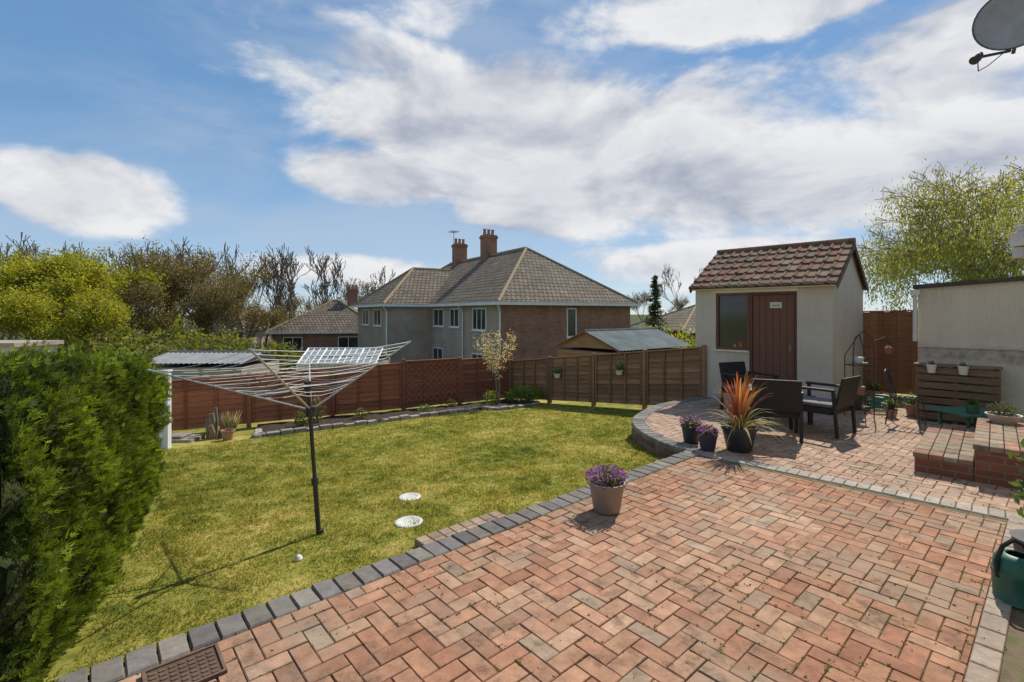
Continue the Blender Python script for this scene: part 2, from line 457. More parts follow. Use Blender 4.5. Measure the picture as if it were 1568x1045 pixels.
q=[XY(*p) for p in [(-1.6,-2.9),(12.4,-3.4),(12.4,.6)]]+[tuple(p) for p in reversed(inner)]+[XY(5.5,-.1),XY(-1.6,-.1)]
mb.add([(a,b,-.009) for a,b in q],[tuple(range(len(q)))])
mb.obj('joint_bed',m_joint,patio)
n=6500; uu=rng.uniform(-1.2,11,n); vv=rng.uniform(-2.9,1.5,n)
sel=[]
for a,b in zip(uu,vv):
    if random.random()<.5: a=round(a/.102)*.102+R(-.004,.004)
    else: b=round(b/.102)*.102+R(-.004,.004)
    x_,y_=XY(a,b)
    if b>-.2 and not (a>5.8 and inpoly(x_-.2,y_,terrpoly)): continue
    if mnoise.noise(Vector((x_*.9,y_*.9,7)))+.25*mnoise.noise(Vector((x_*4,y_*4,7)))<-.02: continue
    sel.append((x_,y_,R(-.002,.004)))
Cm=np.array(sel); n=len(Cm); Cm=np.repeat(Cm,4,axis=0)+rng.normal(0,.006,(n*4,3))*np.array([1,1,.25]); A=rdir(n*4); A[:,2]=abs(A[:,2])*.8
cards('joint_moss',Cm,A,rng.uniform(.003,.010,n*4),colmix(n*4,(.07,.10,.015),(.25,.25,.06),.3),m_leaf,patio,.6)
# scattered dry leaves / debris
n=420; pts_=[]
for i in range(n):
    a=R(-1,9.5); b=R(-2.75,-.1); x_,y_=XY(a,b); pts_.append((x_,y_,.006))
A=rdir(n); A[:,2]*=.12
cards('scattered_leaf_litter',np.array(pts_),A,rng.uniform(.004,.013,n),colmix(n,(.10,.06,.03),(.32,.24,.12),.3),m_leaf,patio,.5)
# kerbs
mb=MB()
def kcol():
    k=R(.75,1.25); return random.choice([(.19*k,.17*k,.15*k),(.22*k,.195*k,.165*k),(.165*k,.15*k,.14*k)])
u=-1.5
while u<5.62:
    q=[XY(u+.004,-.2),XY(u+.126,-.2),XY(u+.126,R(-.004,.004)),XY(u+.004,R(-.004,.004))]
    tile(mb,q,.006+R(-.003,.003),kcol(),.008,.32,.01,.003); u+=.13
for i in range(len(cv2)-1):
    a,b=cv2[i],cv2[i+1]; c_,d_=inner[i+1],inner[i]
    s=lambda p,q_,t:tuple(p+(q_-p)*t)
    q=[s(a,b,.03),s(d_,c_,.03),s(d_,c_,.97),s(a,b,.97)]
    tile(mb,q,.012+R(-.003,.003),tuple(1.1*x for x in kcol()),.008,.07,.01,.002)
p0=np.array((2.20,5.90)); p1=np.array((4.35,3.76)); L=np.linalg.norm(p1-p0); t=(p1-p0)/L; nn=np.array([-t[1],t[0]])
s=0.
while s<L:
    a=p0+t*(s+.003)-nn*.01; b=p0+t*(s+.100)-nn*.01
    g_=R(.9,1.2)
    tile(mb,[tuple(a),tuple(b),tuple(b+nn*.19),tuple(a+nn*.19)],.003,(.36*g_,.32*g_,.27*g_),.006,.05); s+=.103
s=-1.5
while s<5.8:
    q=[XY(s+.003,-2.89),XY(s+.197,-2.89),XY(s+.197,-2.785),XY(s+.003,-2.785)]
    k=R(.9,1.15); tile(mb,q,.004,(.34*k,.27*k,.21*k),.006,.05); s+=.2
mb.obj('kerb_blocks',m_kerb,patio)
mb=MB()
for r in range(7):
    z1=-.062-r*.072
    P=resample(curve,.215); off=.5 if r%2 else 0
    for i in range(len(P)-1):
        a=P[i]+(P[i+1]-P[i])*(.02); b=P[i]+(P[i+1]-P[i])*.98
        if off: 
            a=a+(P[i+1]-P[i])*.5; b=b+(P[i+1]-P[i])*.5
        t=(b-a)/np.linalg.norm(b-a); nr=np.array([t[1],-t[0]]); a=a+nr*.012; b=b+nr*.012; c_=b+nr*.1; d_=a+nr*.1
        k=R(.7,1.2); 
        mb.hexa([(*a,z1-.062),(*d_,z1-.062),(*c_,z1-.062),(*b,z1-.062),(*a,z1),(*d_,z1),(*c_,z1),(*b,z1)],(.21*k,.12*k,.085*k))
P=resample(curve,.1)
for i in range(len(P)-1):
    a,b=P[i],P[i+1]; t=(b-a)/np.linalg.norm(b-a); nr=np.array([t[1],-t[0]]); a=a+nr*.02;b=b+nr*.02;c_=b+nr*.08;d_=a+nr*.08
    mb.hexa([(*a,-.6),(*d_,-.6),(*c_,-.6),(*b,-.6),(*a,-.055),(*d_,-.055),(*c_,-.055),(*b,-.055)],(.2,.17,.13))
mb.obj('terrace_retaining_bricks',m_kerb,patio)
mb=MB()
for i in range(8):
    for j in range(2):
        uu=1.95+i*.102; vv=.012+j*.1
        k=R(.8,1.15); tile(mb,[XY(uu,vv),XY(uu+.098,vv),XY(uu+.098,vv+.096),XY(uu,vv+.096)],-.035,(.33*k,.24*k,.17*k),.006,.2)
mb.obj('garden_step',m_paver)
mb=MB()
q=[XY(-1.6,-3.4),XY(5.9,-3.4),XY(5.9,-2.895),XY(-1.6,-2.895)]
mb.add([(a,b,-.014) for a,b in q],[(0,1,2,3)]); mb.obj('concrete_path',mat_noise('concrete',(.2,.16,.13),(.32,.27,.22),5,.9,.5,60))
e=empty('drain_cover',(*XY(.40,-.365),.008),math.atan2(.658,.753))
mb=MB(); mb.box((-.155,-.125,-.01),(.155,.125,.004))
mb.obj('plate',mat_noise('rusty_plate',(.075,.045,.03),(.13,.08,.055),9,.8,.4,60),e,bevel=.003)
mb=MB()
mb.box((-.155,-.125,.004),(.155,-.11,.012));mb.box((-.155,.11,.004),(.155,.125,.012));mb.box((-.155,-.11,.004),(-.14,.11,.012));mb.box((.14,-.11,.004),(.155,.11,.012))
for i in range(7):
    for j in range(6):
        x0=-.13+i*.038;y0=-.10+j*.034; mb.box((x0,y0,.004),(x0+.027,y0+.014,.009))
mb.obj('tread',mat_noise('rusty_tread',(.11,.07,.045),(.18,.12,.085),9,.8,.4,60),e,bevel=.002)
for (cx,cy,r) in [(-.9,4.22,.12),(-1.04,4.92,.11)]:
    mb=MB(); z=G(cx,cy); mb.lathe((cx,cy,z),[(r,-.02),(r,.012),(r-.012,.018),(r-.03,.018),(r-.035,.014),(.02,.015),(.0,.015)],32,(.58,.57,.52))
    mb.obj('drain_cap',mat_vcol('cap_plastic',.7,9,.25,.2,60,.3),smooth=True)
mb=MB(); z=G(-1.56,3.53)
mb.lathe((-1.56,3.53,z),[(.0,0),(.022,0),(.03,.012),(.022,.03),(.008,.042),(0,.043)],10,(.7,.68,.62)); mb.obj('white_stone',m_generic,smooth=True)

# ================================================================= FENCES
def fence(name,P0,P1,zt,zb,n,boards,colr,postw=.09,trellis=None,vertical=False,step=False):
    P0=np.array(P0);P1=np.array(P1);L=np.linalg.norm(P1-P0);t=(P1-P0)/L;nr=np.array([t[1],-t[0]])
    e=empty(name,(0,0,0))
    def pt(s,w,z): q=P0+t*s+nr*w; return (q[0],q[1],z)
    mb=MB(); posts=MB()
    lerp=lambda a,s:a[0]+(a[1]-a[0])*s/L
    for i in range(n):
        s0=L*i/n+postw/2; s1=L*(i+1)/n-postw/2
        kk=R(.85,1.15)
        def zl(s,f):
            sm=(s0+s1)/2 if step else s
            return lerp(zb,sm)+.04+(lerp(zt,sm)-lerp(zb,sm)-.04)*f
        if vertical:
            nbd=int((s1-s0)/.11)
            for j in range(nbd):
                a=s0+(s1-s0)*j/nbd;b=s0+(s1-s0)*(j+1)/nbd+.012; k=R(.75,1.2)*kk; o=.012*(j%2)
                dz=R(-.01,.01)
                mb.hexa([pt(a,o,zl(a,0)),pt(a,o+.014,zl(a,0)),pt(b,o+.014,zl(b,0)),pt(b,o,zl(b,0)),pt(a,o,zl(a,1)+dz),pt(a,o+.014,zl(a,1)+dz),pt(b,o+.014,zl(b,1)+dz),pt(b,o,zl(b,1)+dz)],tuple(c*k for c in colr))
        else:
            for j in range(boards):
                f0=j/boards; f1=(j+1)/boards+.012; k=R(.72,1.25)*kk
                if f1>1: f1=1
                mb.hexa([pt(s0,.012,zl(s0,f0)),pt(s0,.032,zl(s0,f0)),pt(s1,.032,zl(s1,f0)),pt(s1,.012,zl(s1,f0)),
                         pt(s0,-.002,zl(s0,f1)),pt(s0,.010,zl(s0,f1)),pt(s1,.010,zl(s1,f1)),pt(s1,-.002,zl(s1,f1))],tuple(c*k for c in colr))
            for sc in np.linspace(s0+.03,s1-.03,4):
                k=R(.7,1.0)
                a,b=sc-.02,sc+.02
                mb.hexa([pt(a,.033,zl(a,0)),pt(a,.052,zl(a,0)),pt(b,.052,zl(b,0)),pt(b,.033,zl(b,0)),pt(a,.033,zl(a,1)),pt(a,.052,zl(a,1)),pt(b,.052,zl(b,1)),pt(b,.033,zl(b,1))],tuple(c*k for c in colr))
        k=.9
        mb.hexa([pt(s0,-.02,zl(s0,1)+.001),pt(s0,.055,zl(s0,1)+.001),pt(s1,.055,zl(s1,1)+.001),pt(s1,-.02,zl(s1,1)+.001),pt(s0,-.02,zl(s0,1)+.026),pt(s0,.055,zl(s0,1)+.026),pt(s1,.055,zl(s1,1)+.026),pt(s1,-.02,zl(s1,1)+.026)],tuple(c*k for c in colr))
        if trellis and i in trellis:
            for q in range(-8,16):
                for sg in (1,-1):
                    a=s0+q*.16; zA=zl(s0,.12); zB=zl(s0,.97); H=zB-zA
                    b=a+H*sg
                    def cl(a,za,b,zb_):
                        lo,hi=0,1
                        dx=b-a
                        for bound,sgn in ((s0,1),(s1,-1)):
                            va=(a-bound)*sgn; vb=(b-bound)*sgn
                            if va<0 and vb<0: return None
                            if va<0: lo=max(lo,va/(va-vb))
                            if vb<0: hi=min(hi,va/(va-vb))
                        if lo>=hi: return None
                        return a+dx*lo,za+(zb_-za)*lo,a+dx*hi,za+(zb_-za)*hi
                    r=cl(a,zA,b,zB)
                    if r: mb.tube([pt(r[0],.058+.004*sg,r[1]),pt(r[2],.058+.004*sg,r[3])],.009,4,tuple(c*1.25 for c in colr))
    for i in range(n+1):
        s=L*i/n; zt_=lerp(zt,s)+.06; z0=lerp(zb,s)-.3; a=postw/2-.004; k=R(.8,1.2)
        posts.hexa([pt(s-a,-.045,z0),pt(s-a,.06,z0),pt(s+a,.06,z0),pt(s+a,-.045,z0),pt(s-a,-.045,zt_),pt(s-a,.06,zt_),pt(s+a,.06,zt_),pt(s+a,-.045,zt_)],tuple(c*.9*k for c in colr))
    mb.obj('panels',m_fence,e); posts.obj('posts',m_fence,e,bevel=.006)
    return e,pt
red=(.33,.125,.065); brn=(.29,.165,.09)
fence('timber_fence',(-6.75,8.97),(-2.62,11.66),(.40,.49),(-.56,-.62),3,9,red)
fence('timber_fence',(-2.62,11.66),(-.1,13.30),(.54,.48),(-.62,-.66),2,9,(.31,.125,.075),trellis=[0],step=True)
fence('timber_fence',(-.02,13.26),(3.95,9.92),(.38,.99),(-.66,-.28),4,10,brn)
fence('timber_fence',(7.25,10.45),(9.6,9.1),(1.72,1.78),(0,0),2,10,(.42,.20,.10),vertical=True)
mb=MB(); z=G(-5.76,7.95)
for i in range(6): mb.box((-5.86,7.9,z+.02+i*.205),(-5.68,7.93,z+.21+i*.205),(.7,.7,.7))
mb.box((-5.69,7.86,z-.2),(-5.60,7.95,z+1.26),(.72,.72,.72)); mb.box((-5.705,7.845,z+1.261),(-5.585,7.965,z+1.29),(.72,.72,.72))
mb.obj('white_gate_post',m_vwood,bevel=.005)

# ================================================================= GARDEN BED
e=empty('flower_bed',(0,0,0))
mb=MB()
ed=[np.array(p) for p in [(-4.85,9.15),(-4.6,8.56),(-1.05,11.15),(-.75,11.45),(-.25,11.25),(.72,11.95)]]
front=resample(ed[1:],.15); bk=resample([np.array((-5.2,9.9)),np.array((-.1,13.15)),np.array((.7,12.5))],.15)
n=min(len(front),len(bk)); vs=[];fs=[]
for i in range(n):
    f=front[int(i*(len(front)-1)/(n-1))]; b=bk[int(i*(len(bk)-1)/(n-1))]
    for j in range(9):
        q=f+(b-f)*j/8; vs.append((q[0],q[1],G(q[0],q[1])+.05+.05*mnoise.noise(Vector((q[0]*5,q[1]*5,0)))))
for i in range(n-1):
    for j in range(8): fs.append((i*9+j,(i+1)*9+j,(i+1)*9+j+1,i*9+j+1))
mb.add(vs,fs); mb.obj('soil',m_soil,e,smooth=True)
mb=MB()
for sgm in range(len(ed)-1):
    a,b=ed[sgm],ed[sgm+1]; L=np.linalg.norm(b-a); t=(b-a)/L; nr=np.array([-t[1],t[0]]); k=int(L/.24)+1
    for i in range(k):
        s0=L*i/k+.006;s1=L*(i+1)/k-.006; j=R(-.015,.015); w=R(.11,.15)
        p=a+t*s0+nr*j;q=a+t*s1+nr*j;r=q+nr*w;s_=p+nr*w; z=G(p[0],p[1]); h=R(.05,.09); g_=R(.7,1.25)
        mb.hexa([(*p,z-.1),(*q,z-.1),(*r,z-.1),(*s_,z-.1),(*p,z+h),(*q,z+h),(*r,z+h),(*s_,z+h)],(.30*g_,.27*g_,.235*g_))
mb.obj('stone_edging',m_kerb,e,bevel=.015)

# ---------------- plant helpers
def shrub(name,c,rad,n,size,c1,c2,parent=None,mat=None,up=.5,hollow=.5,aspect=.45):
    D=rdir(n); rr=hollow+(1-hollow)*rng.random((n,1))**.6
    nz=np.array([mnoise.noise(Vector(tuple(d*2.3))+Vector(c)) for d in D]).reshape(-1,1)
    C=np.array(c)+D*rr*np.array(rad)*(1+.35*nz)
    A=unit(D+np.array([0,0,up])+rdir(n)*.8)
    t=np.clip(rr[:,0]*.8+.25*D[:,2]+.3*nz[:,0],0,1)
    return cards(name,C,A,rng.uniform(.6,1.3,n)*size,colmix(n,c1,c2,.25,t),mat or m_leaf,parent,aspect)
def stems(mb,c,n,h,spread,r=.004,col=(.1,.08,.05)):
    for i in range(n):
        a=R(0,6.28);q=R(.1,1)*spread
        mb.tube([c,(c[0]+math.cos(a)*q*.4,c[1]+math.sin(a)*q*.4,c[2]+h*.5),(c[0]+math.cos(a)*q,c[1]+math.sin(a)*q,c[2]+h*R(.8,1))],[r,r*.8,r*.4],5,col)
def potplant(name,c,r,h,potcol,leaf1,leaf2,flower=None,lh=.12,lw=None,n=260,ls=.022):
    e=empty(name,c); lw=lw or r*1.05
    mb=MB(); mb.lathe((0,0,0),[(0,0),(r*.7,0),(r*.74,.01),(r*.95,h*.86),(r*1.02,h*.87),(r*1.04,h*.99),(r*.96,h),(r*.9,h*.96),(r*.88,h*.8)],32,potcol)
    mb.obj('pot',m_plastic,e,smooth=True)
    mb=MB(); mb.lathe((0,0,h*.87),[(r*.91,0),(r*.4,.01),(0,.012)],20); mb.obj('soil',m_soil,e)
    shrub('leaves',(0,0,h*.95+lh*.35),(lw,lw,lh),n,ls,leaf1,leaf2,e,hollow=.2)
    mb=MB(); stems(mb,(0,0,h*.85),10,lh,lw*.7,.003,(.06,.1,.03)); mb.obj('stems',m_generic,e)
    if flower:
        k=int(n*.5); D=rdir(k); D[:,2]=abs(D[:,2]); C=np.array([0,0,h*.95+lh*.4])+D*np.array([lw,lw,lh])*rng.uniform(.85,1.2,(k,1))
        cards('flowers',C,rdir(k),rng.uniform(.6,1.2,k)*ls*.75,colmix(k,flower,tuple(min(1,f*1.7) for f in flower),.3),m_leaf,e,.85)
    return e
PUR=(.20,.07,.33)
potplant('flower_pot',(.815,4.16,.008),.155,.25,(.27,.21,.165),(.05,.08,.02),(.17,.20,.07),PUR,.09,n=560,ls=.018)
potplant('flower_pot',(2.36,6.36,.012),.13,.22,(.035,.04,.05),(.05,.08,.03),(.13,.17,.07),(.2,.12,.3),.09,n=380,ls=.018)
potplant('flower_pot',(2.43,6.0,.004),.115,.20,(.045,.035,.075),(.05,.07,.03),(.13,.15,.07),(.24,.07,.36),.08,n=380,ls=.018)
# phormium
e=empty('phormium_plant',(2.82,6.0,.004))
mb=MB(); r,h=.20,.30
mb.lathe((0,0,0),[(0,0),(r*.66,0),(r*.72,.01),(r*.98,h*.85),(r*1.04,h*.86),(r*1.06,h),(r*.96,h),(r*.9,h*.85)],36,(.03,.035,.045)); mb.obj('pot',m_plastic,e,smooth=True)
mb=MB(); mb.lathe((0,0,h*.88),[(r*.93,0),(0,.012)],20); mb.obj('soil',m_soil,e)
mb=MB()
for i in range(110):
    a=R(0,6.283); low=i<52
    out=R(.40,.60) if low else R(.05,.40); L=R(.52,.74); w=R(.008,.014)
    dx,dy=math.cos(a),math.sin(a); px,py=-dy,dx; vs=[]; K=7
    typ=random.random()
    if low: c=(.22,.25,.06) if typ<.45 else ((.50,.44,.17) if typ<.8 else (.27,.10,.06))
    else: c=(.36,.10,.06) if typ<.45 else ((.52,.20,.08) if typ<.8 else (.34,.26,.09))
    ht=math.sqrt(max(L*L-out*out*.9,.02))*(.62 if low else 1)
    for q in range(K+1):
        t=q/K; rr=.03+out*(t**1.25); zz=h*.85+ht*(1-(1-t)**1.5)-(.35 if low else .10)*out*t**3; ww=w*(1-t**2.2)+.0008; tw=.005*(1-t)
        vs+=[(dx*rr+px*ww,dy*rr+py*ww,zz+tw),(dx*rr,dy*rr,zz),(dx*rr-px*ww,dy*rr-py*ww,zz+tw)]
    fs=[]
    for q in range(K): 
        b=q*3; fs+=[(b,b+1,b+4,b+3),(b+1,b+2,b+5,b+4)]
    k=R(.7,1.3); mb.add(vs,fs,tuple(x*k for x in c))
mb.obj('leaves',m_leaf,e)

def bedplant(name,x,y,rad,n,size,c1,c2,lift=0.05,**k):
    e=empty(name,(x,y,G(x,y)+lift)); mb=MB(); stems(mb,(0,0,-.05),8,rad[2]*1.4,rad[0]*.7,.006); mb.obj('stems',m_generic,e)
    shrub('leaves',(0,0,rad[2]*.8),rad,n,size,c1,c2,e,**k)
bedplant('garden_shrub',-4.15,9.55,(.16,.14,.16),260,.03,(.05,.09,.02),(.17,.17,.05))
bedplant('garden_shrub',-4.0,9.95,(.14,.12,.30),220,.028,(.06,.09,.02),(.2,.18,.07))
bedplant('garden_shrub',-3.2,10.3,(.16,.12,.13),200,.025,(.05,.08,.02),(.2,.2,.1))
bedplant('garden_shrub',.35,12.45,(.55,.3,.22),900,.035,(.07,.14,.02),(.24,.33,.06))
bedplant('garden_shrub',-.5,12.3,(.25,.2,.18),350,.03,(.06,.11,.02),(.2,.27,.06))
bedplant('garden_shrub',-2.0,11.2,(.2,.15,.08),200,.025,(.05,.09,.02),(.2,.25,.08))
bedplant('garden_shrub',-1.5,11.9,(.14,.12,.10),160,.025,(.05,.09,.02),(.2,.2,.08))
e=empty('ornamental_grass',(-5.15,8.85,G(-5.15,8.85)+.0)); mb=MB()
for i in range(160):
    a=R(0,6.28);o=R(.02,.2);L=R(.25,.5);c=random.choice([(.5,.45,.33),(.4,.36,.2),(.22,.2,.09)])
    mb.add([(math.cos(a)*.02-.003,math.sin(a)*.02,0),(math.cos(a)*.02+.004,math.sin(a)*.02,0),(math.cos(a)*o*.6+.003,math.sin(a)*o*.6,L*.7),(math.cos(a)*o,math.sin(a)*o,L)],[(0,1,2,3)],c)
mb.obj('blades',m_leaf,e)
mb=MB(); z=G(-5.3,8.75)
for i,(dx,dy,hh,rr) in enumerate([(0,0,.45,.055),(.1,.06,.36,.05),(-.09,.04,.34,.045),(.04,-.08,.26,.05),(-.03,.12,.52,.04)]):
    mb.tube([(-5.4+dx,8.72+dy,z-.03),(-5.4+dx*1.3+.01,8.72+dy*1.3,z+hh*.5),(-5.4+dx*1.2-.02,8.72+dy*1.4,z+hh)],[rr*1.1,rr,rr*.75],9,(.22*R(.8,1.2),.16,.11))
mb.obj('driftwood_stump',m_vwood)
def simplepot(name,c,r,h,col):
    mb=MB(); mb.lathe(c,[(0,0),(r*.68,0),(r*.92,h*.82),(r*1.02,h*.83),(r*1.03,h),(r*.92,h),(r*.86,h*.8),(0,h*.78)],24,col); mb.obj(name,m_generic,smooth=True)
simplepot('terracotta_pot',(-5.0,8.5,G(-5,8.5)),.11,.18,(.36,.2,.13))
mb=MB(); mb.box((-6.1,8.35,G(-6,8.5)-.05),(-5.55,8.75,G(-6,8.5)+.07),(.27,.24,.20)); mb.box((-6.05,8.4,G(-6,8.5)+.071),(-5.75,8.7,G(-6,8.5)+.12),(.25,.21,.18)); mb.obj('stone_step',m_kerb,bevel=.02)
def tube_tree(mb,segs,seg=5,col=(1,1,1)):
    for p,q,r0,r1 in segs: mb.tube([p,q],[r0,r1],seg,col,cap=False)
def grow(segs,tips,p,d,L,r,dep,mx,spread,up,kids=3,droop=0):
    n=3
    for i in range(n):
        d=(d+Vector((R(-1,1),R(-1,1),R(-1,1)))*.13+Vector((0,0,up*.12-droop*dep*.05))).normalized()
        q=p+d*(L/n); r1=r*(1-.13); segs.append((p.copy(),q.copy(),r,r1)); r=r1
        if dep>=mx-1: tips.append(q.copy())
        if i==1 and dep<mx and random.random()<.6:
            a=Vector((R(-1,1),R(-1,1),R(-.2,.8))).normalized(); nd=(d*(1-spread)+a*spread*1.2).normalized()
            grow(segs,tips,q,nd,L*R(.55,.75),r*.5,dep+1,mx,spread,up,kids,droop)
        p=q
    if dep<mx:
        for k in range(kids if random.random()<.7 else kids-1):
            a=Vector((R(-1,1),R(-1,1),R(-.4,.7))).normalized(); nd=(d*(1-spread)+a*spread*1.15).normalized()
            grow(segs,tips,p,nd,L*R(.62,.85),r*R(.55,.75),dep+1,mx,spread,up,kids,droop)
e=empty('blossom_tree',(-.36,12.0,G(-.36,12.0)))
segs=[];tips=[]
for i in range(5):
    grow(segs,tips,Vector((R(-.03,.03),R(-.03,.03),0)),Vector((R(-.12,.12),R(-.12,.12),1)).normalized(),.8,.014,0,2,.28,1.2,2)
mb=MB(); tube_tree(mb,segs,5); mb.obj('branches',m_bark,e)
T=np.array([tuple(t) for t in tips]); T=T[rng.integers(0,len(T),1500)]+rng.normal(0,.05,(1500,3))
cards('blossom',T,rdir(1500),rng.uniform(.012,.026,1500),np.where(rng.random((1500,1))<.45,np.array([[.8,.74,.6]]),colmix(1500,(.45,.30,.10),(.60,.50,.16),.2)),m_leaf,e,.7)
def hangpot(c,nm='hanging_flower_pot'):
    e=empty(nm,c); mb=MB(); mb.lathe((0,0,0),[(0,0),(.06,0),(.085,.10),(.09,.115),(.08,.115),(.07,.1),(0,.095)],20,(.66,.64,.6)); mb.tube([(0,.06,.11),(0,.12,.22),(0,.13,.35)],.006,5,(.3,.3,.3)); mb.obj('pot',m_generic,e,smooth=True)
    shrub('leaves',(0,0,.16),(.13,.13,.10),220,.028,(.07,.12,.02),(.28,.36,.08),e,hollow=.2)
hangpot((1.14,12.15,.08)); hangpot((2.45,11.03,.30))

# ================================================================= HEDGE (foreground left)
HO=(-3.2,3.4,-.2)
e=empty('conifer_hedge',HO)
H0=np.array([-2.04,1.93]); hd=np.array([-1.74,3.17]); HL=np.linalg.norm(hd); hd=hd/HL; hn=np.array([hd[1],-hd[0]]); W=1.5
def htop(s): return 1.50-.27*s/HL
def hsurf(face,a,b):
    if face==0: s=a*HL; z=-.2+(htop(s)+.2)*b; q=H0+hd*s; nrm=Vector((hn[0],hn[1],.15)); w=0
    elif face==1: s=a*HL; w=b*W; q=H0+hd*s-hn*w; z=htop(s); nrm=Vector((0,0,1))
    elif face==2: w=a*W; s=HL; q=H0+hd*s-hn*w; z=-.2+(htop(s)+.2)*b; nrm=Vector((hd[0],hd[1],.15))
    else: w=a*W; s=0; q=H0-hn*w; z=-.2+(htop(s)+.2)*b; nrm=Vector((-hd[0],-hd[1],.15))
    p=Vector((q[0],q[1],z))
    cz=max(0,z-(htop(s)-.22))/.22
    if face in (0,): p-=Vector((hn[0],hn[1],0))*.10*cz**2; p+=Vector((hn[0],hn[1],0))*.07*math.sin(min(max((z+.2)/1.7,0),1)*math.pi)
    if face==2: p-=Vector((hd[0],hd[1],0))*.12*cz**2
    if face==1:
        ed_=max(0,.2-w)/.2; p.z-=.07*ed_**2
    q3=Vector((p.x,p.y,p.z*.75))
    dn=mnoise.noise(p*2.4)*.10+mnoise.noise(q3*6)*.12+mnoise.noise(q3*13)*.06
    return p+nrm.normalized()*dn,nrm.normalized(),dn
pts=[];nrs=[];dns=[]
areas=[(0,26000),(1,6500),(2,3500),(3,6000)]
for f,cnt in areas:
    for i in range(cnt):
        p,nr,dn=hsurf(f,random.random(),random.random()); dep=abs(random.gauss(0,.05))
        if random.random()<.03: dep=-R(0,.06)
        pts.append(tuple(p-nr*dep)); nrs.append(tuple(nr)); dns.append(dn-dep*1.4)
C=np.array(pts);Nn=np.array(nrs);dn=np.array(dns); n=len(C)
A=unit(Nn*.8+np.array([0,0,.55])+rdir(n)*.7); Bv=unit(np.cross(A,rdir(n)))
vlist=[];cl=[]
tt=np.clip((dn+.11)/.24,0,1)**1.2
base=colmix(n,(.016,.034,.006),(.235,.315,.03),.28,tt)  # shadowed gaps and sunlit clumps painted into the leaf colour by depth
Lf=rng.uniform(.015,.033,(n,1))
Pn=np.cross(A,Bv)
for k_,(th,off) in enumerate([(-.75,0),(-.6,.5),(0,0),(0,.7),(.75,0),(.6,.5)]):
    dirv=A*math.cos(th)+Bv*math.sin(th); per=unit(np.cross(dirv,Pn)); LL=Lf*(1.1-.3*abs(th))
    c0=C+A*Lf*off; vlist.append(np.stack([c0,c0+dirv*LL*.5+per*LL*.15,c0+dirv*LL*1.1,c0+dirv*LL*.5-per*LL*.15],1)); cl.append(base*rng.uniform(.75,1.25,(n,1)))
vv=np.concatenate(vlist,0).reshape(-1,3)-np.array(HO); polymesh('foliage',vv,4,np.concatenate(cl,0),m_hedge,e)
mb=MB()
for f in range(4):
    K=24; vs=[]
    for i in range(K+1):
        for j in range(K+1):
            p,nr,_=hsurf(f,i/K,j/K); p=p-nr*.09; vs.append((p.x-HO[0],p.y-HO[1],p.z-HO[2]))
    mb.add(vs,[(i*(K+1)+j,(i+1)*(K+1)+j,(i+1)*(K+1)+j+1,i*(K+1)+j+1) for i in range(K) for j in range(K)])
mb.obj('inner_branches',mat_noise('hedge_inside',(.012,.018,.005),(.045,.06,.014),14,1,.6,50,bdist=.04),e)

# ================================================================= ROTARY AIRER
o=Vector((-1.6,4.03,G(-1.6,4.03)))
e=empty('rotary_clothes_airer',tuple(o))
mb=MB()
top=Vector((-1.69,4.0,1.14)); base_=Vector((-1.6,4.03,-.3)); hub=Vector((-1.665,4.0,.90))
def rel(p): return tuple(Vector(p)-o)
mb.tube([rel(base_),rel(base_.lerp(top,.42))],.020,12); mb.tube([rel(base_.lerp(top,.41)),rel(top)],.016,12)
mb.tube([rel(base_.lerp(top,.40)),rel(base_.lerp(top,.44))],.028,12)
mb.tube([rel(hub-Vector((0,0,.05))),rel(hub+Vector((0,0,.03)))],.040,12)
mb.tube([rel(top-Vector((0,0,.08))),rel(top)],.03,12); mb.tube([rel(Vector((-1.6,4.03,-.17))),rel(Vector((-1.6,4.03,-.10)))],.03,12)
mb.obj('pole',m_dark,e,smooth=True)
tipz=[Vector((-2.85,3.8,1.25)),Vector((-1.65,3.05,1.47)),Vector((-.9,4.25,1.45)),Vector((-2.1,5.0,1.23))]
mb=MB()
for t in tipz:
    mb.tube([rel(hub),rel(t)],.0075,8); mid=hub.lerp(t,.42); mb.tube([rel(top-Vector((0,0,.04))),rel(mid)],.005,6)
    mb.tube([rel(t-(t-hub).normalized()*.03),rel(t+(t-hub).normalized()*.012)],.011,8)
mb.obj('arms',m_steel,e,smooth=True)
mb=MB()
for k in range(12):
    f=1-.062*k
    for i in range(4):
        a=hub.lerp(tipz[i],f); b=hub.lerp(tipz[(i+1)%4],f); sag=R(.005,.045)
        mb.tube([rel(a),rel(a.lerp(b,.25)-Vector((0,0,sag*.75))),rel(a.lerp(b,.5)-Vector((0,0,sag))),rel(a.lerp(b,.75)-Vector((0,0,sag*.75))),rel(b)],.0018,4)
mb.obj('washing_lines',m_wire,e)

# ================================================================= RENDERED SHED (block built)
A45=math.radians(-45)
e=empty('rendered_garden_shed',(3.82,10.06,0),A45)
SW,SD,SE,SR=2.43,2.70,2.27,.79
dx0,dx1,dz0,dz1=1.06,1.88,.12,2.10
wx0,wx1,wz0=.42,1.06,.98
mb=MB(); th=.12
mb.box((0,0,-.06),(wx0,th,SE)); mb.box((dx1,0,-.06),(SW,th,SE)); mb.box((wx0,0,dz1),(dx1,th,SE)); mb.box((wx0,0,-.06),(wx1,th,wz0)); mb.box((dx0,0,-.06),(dx1,th,dz0))
mb.box((0,SD-th,-.06),(SW,SD,SE))
for xa in (0,SW-th):
    mb.box((xa,th,-.06),(xa+th,SD-th,SE))
    a,b=xa,xa+th
    mb.add([(a,0,SE),(b,0,SE),(b,SD,SE),(a,SD,SE),(a,SD/2,SE+SR-.02),(b,SD/2,SE+SR-.02)],[(0,4,3),(1,2,5),(0,1,5,4),(3,4,5,2)])
mb.obj('walls',m_render,e)
